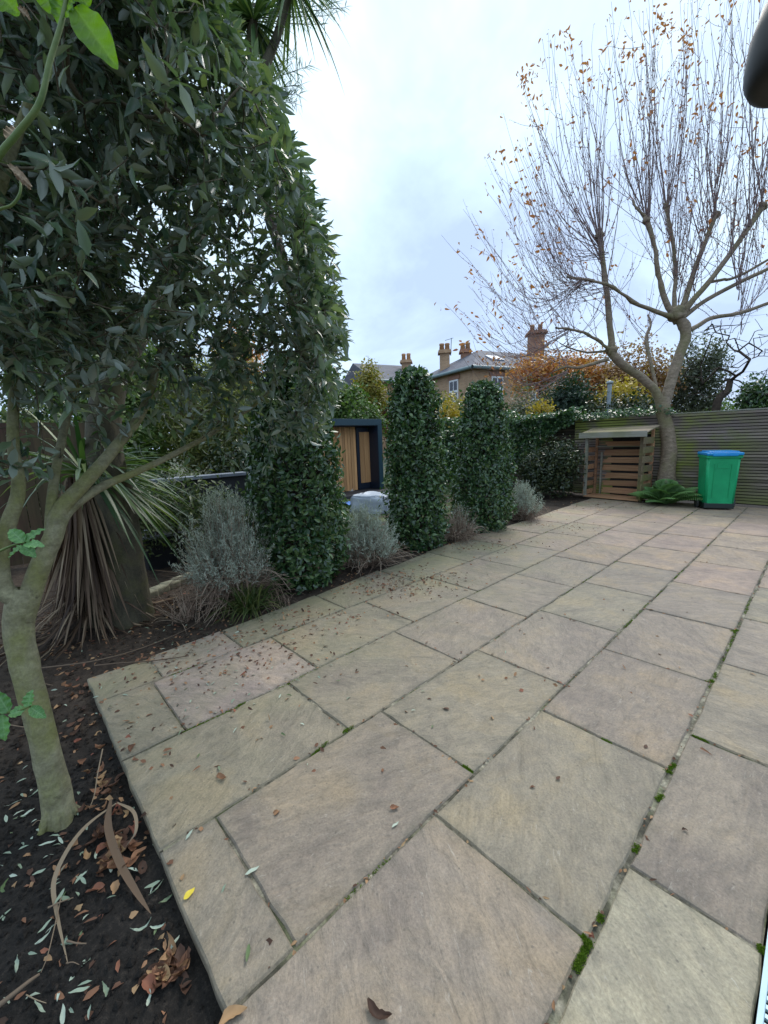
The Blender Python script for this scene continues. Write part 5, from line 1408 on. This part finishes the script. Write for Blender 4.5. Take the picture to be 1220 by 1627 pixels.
bg('grey_green_tree', 'grey green bushy tree right of the forked trunk', 'tree', 1112, 528, 14.0, 85, M['lf_grey'], 6500, (.10, .2), 215, hpx=140, W=(.2, .4), shell=.9, nb=140)
bg('leafy_tree', 'low green hedge like tree above the fence right of the forked trunk', 'tree', 1150, 630, 24.0, 150, M['lf_green'], 3000, (.12, .22), 216, hpx=60)
bg('evergreen_tree', 'glossy green shrub above the fence at the right edge', 'tree', 1212, 600, 12.6, 60, M['laurel_leaf'], 3500, (.08, .14), 217, hpx=80, shell=.8)
# trees glimpsed through and behind the olive
bg('bamboo', 'yellow green bamboo like thicket behind the black wall', 'bamboo', 345, 560, 9.5, 190, M['lf_bamboo'], 21000, (.12, .24), 218, hpx=235, W=(.12, .22), shell=.7)
bg('leafy_tree', 'dark leafy tree behind the olive at the far left', 'tree', 110, 430, 8.6, 300, M['lf_green'], 20000, (.07, .13), 219, hpx=400, shell=.8)
bg('leafy_tree', 'dense dark shrub before the brown board fence at the far left', 'shrub', 30, 640, 6.6, 230, M['lf_shade'], 9000, (.06, .12), 225, hpx=230, shell=.8)
bg('leafy_tree', 'green tree behind the palm and the olive crown', 'tree', 235, 520, 10.5, 190, M['lf_green'], 10000, (.08, .14), 220, hpx=240, shell=.8)
bg('autumn_tree', 'small golden autumn tree seen through the olive leaves', 'tree', 370, 515, 13.5, 90, M['lf_orange'], 3500, (.09, .16), 221, hpx=120, shell=.9)
bg('leafy_tree', 'green tree just right of the olive crown above the garden room', 'tree', 470, 590, 12.5, 130, M['lf_green'], 7000, (.08, .15), 222, hpx=140)
bg('leafy_hedge', 'dark green hedge behind the black wall', 'hedge', 420, 690, 8.6, 170, M['shrub_leaf'], 8000, (.06, .10), 223, hpx=80)
# bare tree on the right beyond the fence
bt = thing('bare_tree', 'dark bare branching tree beyond the fence at the right', 'tree', tuple(at(1135, 655, 13.0) * (1, 1, 0) + np.array([0, 0, -.1])))
bb = np.array(bt.location)
tr_pts = smooth_poly(np.array([[0, 0, 0], at(1138, 645, 13) - bb, at(1155, 622, 13) - bb, at(1160, 605, 13) - bb]), 12)
V, F = tubes([tr_pts], [np.linspace(.13, .08, 12)], 8); link('trunk', mesh_from('trunk', V, [F]), M['laurel_twig'], bt)
tg = np.array([at(x, y, 13 + dd) - bb for x, y, dd in zip(rng.uniform(1085, 1240, 170), rng.uniform(500, 640, 170), rng.normal(0, .7, 170)) if (x - 1160) ** 2 / 85 ** 2 + (y - 590) ** 2 / 90 ** 2 < 1.1])
polys, rad = grow(list(tr_pts[6:]), tg, .3, .0, .03, .006, .45)
V, F = tubes(polys, rad, 5); link('branches', mesh_from('branches', V, [F]), M['laurel_twig'], bt, 'stuff')
# flue pipe
fl = thing('flue_pipe', 'pale metal flue pipe sticking up behind the log store', 'flue', tuple(at(967, 640, 11.4) * (1, 1, 0)))
zf0, zf1 = 0.0, float(at(967, 607, 11.4)[2])
V, F = tubes([np.array([(0, 0, zf0), (0, 0, zf1 - .06)])], [[.055, .055]], 12); link('pipe', mesh_from('pipe', V, [F]), M['pipe'], fl)
V, F = lathe([(.0, zf1 + .03), (.085, zf1), (.085, zf1 - .06), (.06, zf1 - .07), (.0, zf1 - .07)], 14); link('cowl', mesh_from('cowl', V, [F]), M['pipe'], fl)

# ------------------------------------------------------------------ terraced brick houses
def house(label, C, a_dir, a_len, b_dir, b_len, z_e, z_r, hip, mat, seed):
    """C = nearest wall corner; walls run along a_dir and b_dir, ridge along b_dir"""
    root = thing('brick_house', label, 'house', (C[0], C[1], -0.1))
    a = np.array(a_dir); b_ = np.array(b_dir)
    def pt_(u, v, z): return tuple((a * u + b_ * v).tolist() + [z])
    bm = bmesh.new()
    q = [bm.verts.new(pt_(u, v, z)) for z in (0, z_e) for u, v in ((0, 0), (0, b_len), (a_len, b_len), (a_len, 0))]
    for f in ((0, 1, 5, 4), (1, 2, 6, 5), (2, 3, 7, 6), (3, 0, 4, 7)): bm.faces.new([q[i] for i in f])
    bmesh.ops.recalc_face_normals(bm, faces=bm.faces[:])
    bm_obj('wall', bm, M[mat], root)
    ov = .3
    bm = bmesh.new()
    e_ = [bm.verts.new(pt_(u, v, z_e + .0)) for u, v in ((-ov, -ov), (-ov, b_len + ov), (a_len + ov, b_len + ov), (a_len + ov, -ov))]
    r0 = bm.verts.new(pt_(a_len / 2, hip, z_r)); r1 = bm.verts.new(pt_(a_len / 2, b_len - hip * .0 + ov, z_r))
    bm.faces.new((e_[0], e_[1], r1, r0)); bm.faces.new((e_[3], r0, r1, e_[2])); bm.faces.new((e_[0], r0, e_[3])); bm.faces.new((e_[1], e_[2], r1)); bm.faces.new((e_[0], e_[3], e_[2], e_[1]))
    bmesh.ops.recalc_face_normals(bm, faces=bm.faces[:])
    rf = bm_obj('roof', bm, M['slate'], root)
    pol = [np.array([pt_(-ov - .05, -ov - .05, z_e - .05), pt_(-ov - .05, b_len + ov, z_e - .05)]), np.array([pt_(-ov - .05, -ov - .05, z_e - .05), pt_(a_len + ov, -ov - .05, z_e - .05)])]
    V, F = tubes(pol, [[.12, .12]] * 2, 8); link('gutter', mesh_from('gutter', V, [F]), M['gutter'], root)
    return root, rf, pt_
def chimney(root, rf, px, py_top, depth, wpx, py_base, pots=2, mat='brick'):
    c = at(px, py_top, depth) - np.array(root.location); zb_ = float(at(px, py_base, depth)[2] + .1)
    w = wpx / FPX * depth * .8
    potz = .42 * (depth / 28)
    sz = c[2] - potz
    ch = box('chimney', (c[0], c[1], (sz + zb_) / 2 - .5), (w * .8, w * .8, sz - zb_ + 1.0), M[mat], root, rotz=math.radians(40))
    for k_, (dz_, ww) in enumerate(((0, 1.0), (-.12, 1.1))):
        box('corbel', (0, 0, (sz - zb_ + 1) / 2 - .10 + dz_ + .0), (w * ww, w * ww, .115), M[mat], ch)
    for k_ in range(pots):
        x = (k_ - (pots - 1) / 2) * w * .45
        V, F = lathe([(.0, 0), (.19, 0), (.16, potz * .7), (.19, potz * .75), (.18, potz), (.0, potz - .02)], 10)
        p_ = link('chimney_pot', mesh_from('pot', V, [F]), M['pot'], ch); p_.location = (x, 0, (sz - zb_ + 1) / 2 + .0)
    return ch
fwd = unit(CF * (1, 1, 0))[:2]; lat = unit(CR * (1, 1, 0))[:2]
cor = at(752, 583, 27.0)
ad = unit(-.447 * lat + .894 * fwd); bd = unit(.894 * lat + .447 * fwd)
ze = cor[2] + .1
h1, rf1, pt1 = house('yellow brick terraced house with grey slate roof beyond the two columns', cor, ad, 7.0, bd, 17.0, ze, ze + 1.9, 3.2, 'brick', 1)
def window(root, pt_, side, u, z, w, h, frame=.07):
    """side 'a': on the wall along a_dir (v=0); 'b': wall along b_dir (u=0)"""
    cpt = np.array(pt_(u, -.02, z) if side == 'a' else pt_(-.02, u, z))
    d = ad if side == 'a' else bd
    ang_ = math.atan2(d[1], d[0])
    f = box('window', tuple(cpt), (w, .10, h), M['white'], root, rotz=ang_)
    sgn = 1 if side == 'b' else 1
    for ix in (-1, 1):
        for iz in (-1, 1):
            box('pane', (ix * w * .23, 0, iz * h * .235), (w * .36, .13, h * .38), M['glass'], f)
    s_ = box('lintel', tuple(cpt + np.array([0, 0, h / 2 + .16])), (w + .35, .09, .28), M['brick_red'], root, rotz=ang_)
pw = at(722, 620, 28.3)
uu = float(np.dot(pw[:2] - cor[:2], ad))
window(h1, pt1, 'a', 2.1, pw[2] + .1, 1.0, 1.55); window(h1, pt1, 'a', 5.6, pw[2] + .1, 1.0, 1.55)
for v in (2.0, 5.5, 9.0, 12.5): window(h1, pt1, 'b', v, pw[2] + .1, 1.0, 1.55)
chimney(h1, rf1, 706, 546, 31.0, 24, 584, 2); chimney(h1, rf1, 739, 545, 31.5, 22, 572, 2, 'brick_red'); chimney(h1, rf1, 852, 516, 33.0, 34, 560, 2, 'brick_red')
# skylights
for (x, y) in ((735, 575), (812, 569)):
    v_along = 3.2 if x < 780 else 8.0
    base_ = np.array(pt1(1.6, v_along, ze + 1.9 * (1.9 / 3.8)))
    o = box('skylight', tuple(base_ + np.array([0, 0, .06])), (1.1, .9, .08), M['tarp'], h1, rotz=math.atan2(bd[1], bd[0]))
    o.rotation_euler = (math.atan2(1.9, 3.8), 0, math.atan2(bd[1], bd[0]))
V, F = tubes([np.array([at(716, 565, 31), at(717, 537, 31)]) - np.array(h1.location), np.array([at(707, 541, 31), at(720, 537, 31)]) - np.array(h1.location)], [[.03, .03], [.02, .02]], 5)
link('aerial', mesh_from('aerial', V, [F]), M['gutter'], h1)
cor2 = at(700, 606, 36.0)
h2, rf2, pt2 = house('plain brick house with tiled slope left of the middle column', cor2 * (1, 1, 0) + np.array([0, 0, 0]), ad, 8.0, bd * -1.0, 6.2, cor2[2], cor2[2] + 2.0, 0.3, 'brick', 2)
chimney(h2, rf2, 645, 562, 37.0, 22, 596, 2)

# ------------------------------------------------------------------ dark lamp shade in the top right corner
lp = thing('post_lamp', 'dark rounded lamp shade hanging at the top right corner', 'lamp', (0.22, 1.75, 0.0))
lc = at(1291, 40, 1.05) - np.array(lp.location)
V, F = lathe([(.0, .135), (.03, .134), (.07, .118), (.105, .075), (.124, .01), (.129, -.055), (.126, -.085), (.116, -.105), (.095, -.118), (.05, -.124), (.0, -.126)], 36)
o = link('lamp_shade', mesh_from('lamp_shade', V, [F]), M['lamp'], lp); o.location = tuple(lc)
up_ = lc + np.array([0, 0, .135])
V, F = tubes([smooth_poly([(0, 0, 0), (0, 0, 1.6), (0, 0, up_[2] + .05), (up_[0] * .5, up_[1] * .5, up_[2] + .22), (up_[0], up_[1], up_[2] + .12), up_], 30)], [np.full(30, .013)], 10)
link('post', mesh_from('post', V, [F]), M['lamp'], lp)
V, F = lathe([(.0, .012), (.08, .012), (.085, 0)], 20); link('foot', mesh_from('foot', V, [F]), M['lamp'], lp)

# ------------------------------------------------------------------ fallen leaves, twigs and straps
r = np.random.default_rng(303)
def ground_z(x, y):
    on = (y > 0.24) & (x > left_edge(y))
    return np.where(on, 0.001, soil_z(x, y) + .002)
def curled(name, px, py, L0, w, ang, curl, mat, label, cat, group, rnd, z=None, roll=0.0, h=0.006):
    q = onz(px, py, 0 if z is None else z)
    zz = float(ground_z(np.array(q[0]), np.array(q[1])))
    q = onz(px, py, zz)
    nt, nc = 9, 5
    t = np.linspace(0, 1, nt); c = np.linspace(-1, 1, nc)
    prof = np.sin(np.pi * t ** .85) ** .8 * w / 2 + .0004
    X_ = (t - .5) * L0; th_ = c[None] * prof[:, None] / max(w / 2, 1e-4) * curl
    rad_ = w / 2 / max(curl, .05)
    Yv = np.sin(th_) * rad_; Zv = (1 - np.cos(th_)) * rad_
    Zv = Zv + (.25 * curl * L0 * (2 * t - 1) ** 2 * .5)[:, None] + .0015 * np.sin(9 * t + rnd * 7)[:, None] * np.abs(c)[None]
    V_ = np.stack([np.repeat(X_[:, None], nc, 1), Yv, Zv], -1).reshape(-1, 3)
    if curl > .55:                          # dried leaves twist, bend and crumple
        tt_ = np.repeat(t, nc) - .5
        tw_ = r.normal(0, .9) * tt_ * 2
        y_, z_ = V_[:, 1].copy(), V_[:, 2].copy()
        V_[:, 1] = y_ * np.cos(tw_) - z_ * np.sin(tw_); V_[:, 2] = y_ * np.sin(tw_) + z_ * np.cos(tw_)
        bd_ = r.normal(0, 1.1)
        V_[:, 1] += bd_ * L0 * tt_ ** 2 * .8; V_[:, 2] += abs(r.normal(0, .5)) * L0 * tt_ ** 2 * 1.5
        V_ += r.normal(0, L0 * .016, V_.shape)
        V_[:, 2] -= V_[:, 2].min() + .004
    i = np.arange(nt - 1)[:, None] * nc; j = np.arange(nc - 1)[None]
    F_ = np.stack([i + j, i + j + 1, i + nc + j + 1, i + nc + j], -1).reshape(-1, 4)
    o_ = link(name, mesh_from(name, V_, [F_], True, {'rnd': np.full(len(V_), rnd)}), M[mat])
    o_.location = (q[0], q[1], zz + h); o_.rotation_euler = (roll, 0, ang)
    return tag(o_, label, cat, group)
curled('fallen_leaf', 301, 1422, .042, .022, 1.9, .3, 'yellow_leaf', 'bright yellow leaf lying alone on the near left slab', 'fallen leaf', None, .5)
curled('fallen_leaf', 401, 1385, .05, .014, 1.4, .2, 'pale_litter', 'pale green narrow leaf on the slab above the yellow leaf', 'fallen leaf', None, .6)
curled('fallen_leaf', 394, 1517, .045, .012, -.6, .4, 'pale_litter', 'dark narrow leaf near the bottom corner slab', 'fallen leaf', None, .98)
curled('fallen_leaf', 627, 1285, .035, .026, .6, 1.3, 'litter', 'curled rust red leaf in the middle of the big front slab', 'fallen leaf', None, .9)
curled('fallen_leaf', 628, 1312, .035, .009, 1.5, .2, 'pale_litter', 'tiny pale leaf below the curled rust leaf', 'fallen leaf', None, .7)
curled('fallen_leaf', 353, 1237, .05, .03, .2, 1.2, 'litter', 'orange brown curled leaf on the left slabs', 'fallen leaf', None, .55)
curled('fallen_leaf', 440, 1293, .03, .026, 1.0, 1.3, 'litter', 'pinkish curled leaf left of the big front slab', 'fallen leaf', None, .6)
curled('fallen_leaf', 600, 1615, .07, .03, .4, 1.3, 'litter', 'dark curled leaf at the bottom edge of the paving', 'fallen leaf', None, .02)
curled('fallen_leaf', 1087, 1318, .02, .012, .4, 1.0, 'litter', 'tiny dark curled leaf on the right hand slab', 'fallen leaf', None, .02)
curled('fallen_leaf', 370, 1612, .07, .035, 1.2, 1.2, 'litter', 'pale tan curled leaf at the bottom corner of the paving', 'fallen leaf', None, .72)
def spots(lst, mat, lab, cat, grp, Lr, Wr, cr):
    for (x, y) in lst:
        k_ = r.random()
        if mat == 'litter': tone = 'dark brown ' if k_ < .2 else 'mid brown ' if k_ < .45 else 'light brown ' if k_ < .65 else 'tan ' if k_ < .87 else 'reddish '
        else: tone = 'dull ' if k_ < .3 else 'pale ' if k_ < .6 else 'whitish ' if k_ < .85 else 'dark '
        curled('fallen_leaf', x, y, r.uniform(*Lr), r.uniform(*Wr), r.uniform(0, 6.28), r.uniform(*cr), mat, tone + lab, cat, grp, k_, roll=r.normal(0, .35), h=.012)
spots([(255 + r.normal(0, 22), 1560 + r.normal(0, 26)) for _ in range(16)], 'litter', 'curled dead leaf in the heap at the bottom of the bed', 'dead leaf', 'curled leaves heaped at the bottom of the bed', (.05, .085), (.03, .05), (.8, 1.6))
spots([(185 + r.normal(0, 26), 1365 + r.normal(0, 26)) for _ in range(26)], 'litter', 'curled dead leaf by the slab edge below the trunk', 'dead leaf', 'curled leaves by the slab edge', (.045, .075), (.025, .045), (.7, 1.6))
spots([(170 + r.normal(0, 24), 1270 + r.normal(0, 40)) for _ in range(30)], 'litter', 'curled dead leaf right of the trunk foot', 'dead leaf', 'curled leaves right of the trunk foot', (.04, .07), (.022, .04), (.7, 1.6))
spots([(120 + r.normal(0, 14), 1130 + r.normal(0, 40)) for _ in range(22)], 'litter', 'small dead leaf along the paving edge behind the trunk', 'dead leaf', 'leaves along the paving edge behind the trunk', (.035, .06), (.02, .035), (.6, 1.5))
pale = [(95, 1338), (75, 1345), (30, 1300), (12, 1310), (48, 1295), (60, 1258), (108, 1435), (125, 1395), (95, 1425), (70, 1475), (78, 1492), (30, 1540), (108, 1497), (132, 1405), (150, 1360), (178, 1385), (185, 1375), (60, 1390), (5, 1410), (250, 1420), (265, 1435), (243, 1410), (275, 1505), (248, 1475), (222, 1478), (170, 1580), (128, 1580), (105, 1620), (65, 1615), (235, 1590), (20, 1280), (100, 1260)]
spots([(x + r.normal(0, 3), y + r.normal(0, 3)) for x, y in pale], 'pale_litter', 'grey green narrow leaf fallen on the dark soil', 'fallen leaf', 'pale narrow leaves on the near soil', (.04, .06), (.008, .013), (.2, 1.1))
# the uncountable rest
def litter(name, label, blobs, mat, Lr, Wr, cr, kind='stuff', tilt=.35, dz=.004):
    PX = np.concatenate([np.column_stack([r.normal(x, sx, n_), r.normal(y, sy, n_)]) for x, y, sx, sy, n_ in blobs])
    G = np.array([onz(x, y, -.01) for x, y in PX])
    G = G[(G[:, 1] > -1.5) & (G[:, 1] < 10) & (G[:, 0] > -5.5) & (G[:, 0] < .0)]
    n_ = len(G); G[:, 2] = ground_z(G[:, 0], G[:, 1]) + dz
    a_ = r.uniform(0, 6.28, n_)
    D_ = np.column_stack([np.cos(a_), np.sin(a_), r.normal(.05, tilt * .4, n_)])
    N_ = unit(np.column_stack([r.normal(0, tilt, n_), r.normal(0, tilt, n_), np.ones(n_)]))
    o_ = leaf_obj(name, G, D_, N_, r.uniform(*Lr, n_), r.uniform(*Wr, n_), M[mat], None, T8, r.uniform(*cr, n_), kind)
    if label: o_['label'] = label
    return o_
litter('leaf_litter', 'small scattered brown and red leaves on the terrace and bed',
       [(300, 1060, 70, 22, 110), (260, 1045, 40, 14, 50), (420, 1035, 70, 25, 130), (480, 985, 60, 12, 80), (660, 925, 50, 13, 260), (610, 940, 35, 8, 80), (520, 985, 60, 16, 40), (230, 1140, 40, 40, 40), (350, 1180, 100, 60, 24), (900, 838, 30, 5, 60), (450, 1100, 120, 60, 26),
        (790, 960, 160, 50, 36), (1000, 1000, 130, 70, 18), (940, 800, 60, 6, 120), (560, 930, 60, 8, 60), (760, 862, 60, 6, 60), (330, 1010, 50, 10, 60), (1100, 806, 60, 5, 40), (700, 1100, 200, 100, 14), (1020, 1080, 120, 50, 6), (720, 865, 60, 10, 60)],
       'litter', (.014, .044), (.007, .022), (-.6, 1.2), tilt=.6)
litter('soil_litter', 'dark leaf crumbs and dead leaves on the soil under the bushes',
       [(560, 915, 60, 8, 120), (700, 868, 60, 8, 120), (820, 832, 40, 6, 80), (330, 960, 60, 20, 120), (260, 980, 50, 25, 90), (130, 1020, 60, 25, 130), (100, 1200, 90, 120, 80), (100, 1450, 120, 130, 80), (920, 800, 20, 8, 60)],
       'litter', (.02, .05), (.01, .022), (-.2, .8))
litter('pale_litter', 'pale slivers of old leaves scattered over the soil and slabs',
       [(110, 1420, 90, 110, 50), (60, 1250, 60, 60, 30), (300, 1090, 100, 40, 40), (480, 1100, 150, 60, 30), (330, 1010, 60, 20, 30)], 'pale_litter', (.02, .05), (.006, .011), (-.1, .4))
def strip(name, label, cat, pts, w, mat, rnd, lift=.01, flat=True):
    W_ = []
    for (x, y, hgt) in pts:
        q = onz(x, y, 0); z_ = float(ground_z(np.array(q[0]), np.array(q[1])))
        q = onz(x, y, z_ + hgt + lift); W_.append(q)
    P_ = smooth_poly(np.array(W_), 30)
    if flat:
        T_v = unit(np.gradient(P_, axis=0)); S_ = unit(np.cross(T_v, [0, 0, 1.0]))
        t = np.linspace(0, 1, 30); ww = (w / 2 * np.minimum(1, .35 + 3 * t) * (1 - t ** 4) + .0006)[:, None]
        V_ = np.stack([P_ - S_ * ww + np.array([0, 0, .25]) * ww, P_, P_ + S_ * ww + np.array([0, 0, .25]) * ww], 1).reshape(-1, 3)
        i = np.arange(29)[:, None] * 3; j = np.arange(2)[None]
        F_ = np.stack([i + j, i + j + 1, i + j + 4, i + j + 3], -1).reshape(-1, 4)
    else:
        V_, F_ = tubes([P_], [np.linspace(w / 2, w / 4, 30)], 6)
    o_ = link(name, mesh_from(name, V_, [F_], True, {'rnd': np.full(len(V_), rnd)}), M[mat])
    return tag(o_, label, cat)
strip('dead_strap', 'long curved tan dead strap arching over the soil below the trunk', 'dead leaf', [(185, 1276, .02), (140, 1310, .04), (108, 1350, .04), (86, 1400, .02), (90, 1450, .0), (108, 1532, .0)], .016, 'dead_strap', .97)
strip('dead_strap', 'broad brown dead strap pointing at the slab edge', 'dead leaf', [(176, 1270, .03), (172, 1315, .03), (190, 1370, .02), (215, 1415, .01), (240, 1452, .0)], .026, 'dead_strap', .66)
strip('dead_strap', 'looped tan dead strap above the curled leaves', 'dead leaf', [(186, 1275, .03), (212, 1290, .05), (216, 1320, .04), (200, 1345, .0)], .012, 'dead_strap', .95)
strip('stick', 'thin grey stick standing in the soil right of the trunk', 'stick', [(163, 1190, .10), (155, 1230, .05), (150, 1262, .02), (142, 1285, .0)], .006, 'stick', .8, flat=False)
strip('stick', 'thin straight twig on the dark soil at the left', 'stick', [(98, 1420, .0), (85, 1480, .0), (75, 1520, .01), (65, 1545, .0)], .004, 'stick', .6, flat=False)
strip('root_piece', 'rough grey piece of root at the bottom left corner', 'root', [(-5, 1600, .01), (20, 1580, .02), (45, 1560, .02), (62, 1548, .01)], .016, 'stick', .35, flat=False)
strip('stick', 'dark brown stick lying along the back corner of the paving', 'stick', [(150, 1058, .01), (185, 1054, .015), (240, 1050, .0), (300, 1042, .0)], .012, 'stick', .1, flat=False)
strip('stick', 'long brown twig lying from the palm foot towards the silver bush', 'stick', [(60, 1062, .01), (150, 1050, .02), (230, 1028, .02), (300, 998, .01), (325, 978, .0)], .010, 'stick', .25, flat=False)
for k_ in range(16):
    x, y = r.uniform(20, 330), r.uniform(985, 1180) if k_ < 11 else r.uniform(1300, 1600)
    if x > 110 and y > 1080: x = r.uniform(5, 100)
    a_ = r.normal(.3, .5); l_ = r.uniform(20, 60)
    o = strip('stick', 'thin dry twig scattered on the soil of the bed', 'stick', [(x, y, .004), (x + l_ * .5 * math.cos(a_), y - l_ * .25 * math.sin(a_) + r.normal(0, 3), .01), (x + l_ * math.cos(a_), y - l_ * .5 * math.sin(a_), .004)], r.uniform(.003, .007), 'stick', r.random(), flat=False)
    o['group'] = 'thin twigs scattered on the soil'
# crumbs and broken leaves caught in the joints
jx = np.concatenate([np.full(130, x) for x in LX[:5]]) + r.normal(0, .008, 650); jy = r.uniform(.3, 9.8, 650)
k_ = r.integers(0, 6, 420); jj = np.array([JY[k][r.integers(1, len(JY[k]))] * H for k in k_])
xa = np.array([LX[k - 1] if k else -3.3 for k in k_]); xb = np.array([LX[k] for k in k_])
jx = np.concatenate([jx, xa + (xb - xa) * r.random(420)]); jy = np.concatenate([jy, jj + r.normal(0, .006, 420)]); n = len(jx)
a_ = r.uniform(0, 6.28, n)
leaf_obj('joint_litter', np.column_stack([jx, jy, np.full(n, .001)]), np.column_stack([np.cos(a_), np.sin(a_), r.normal(0, .2, n)]), unit(np.column_stack([r.normal(0, .5, n), r.normal(0, .5, n), np.ones(n)])), r.uniform(.008, .028, n), r.uniform(.005, .013, n), M['litter'], None, T8, r.uniform(-.4, 1, n), 'stuff')
# soil crumbs
n = 5200
X = np.concatenate([r.uniform(-3.2, -.4, n), r.uniform(-5, -3.3, 1500)]); Y = np.concatenate([r.uniform(-1.2, .22, n), r.uniform(-.6, 1.6, 1500)]); n = len(X)
s_ = np.abs(r.normal(0, .006, n)) + .003
base_v = np.array([(1, 0, 0), (-1, 0, 0), (0, 1, 0), (0, -1, 0), (0, 0, 1), (0, 0, -1)], float); base_f = np.array([(0, 2, 4), (2, 1, 4), (1, 3, 4), (3, 0, 4), (2, 0, 5), (1, 2, 5), (3, 1, 5), (0, 3, 5)])
V = base_v[None] * s_[:, None, None] * r.uniform(.6, 1.3, (n, 6, 1)) + np.column_stack([X, Y, soil_z(X, Y) + s_ * .3])[:, None]
F = (base_f[None] + (np.arange(n) * 6)[:, None, None]).reshape(-1, 3)
link('soil_crumbs', mesh_from('soil_crumbs', V.reshape(-1, 3), [F], False), M['soil'], None, 'stuff')
# grass on the lawn that shows between the columns
n = 16000
X, Y = r.uniform(-9, -4.6, n), r.uniform(3.0, 10, n)
a_ = r.uniform(0, 6.28, n)
strap_obj('lawn_grass', np.column_stack([X, Y, np.full(n, -.04)]), np.column_stack([np.cos(a_) * .5, np.sin(a_) * .5, np.ones(n)]), r.uniform(.04, .09, n), .006, .3, M['grass'], None, 2, 'stuff')
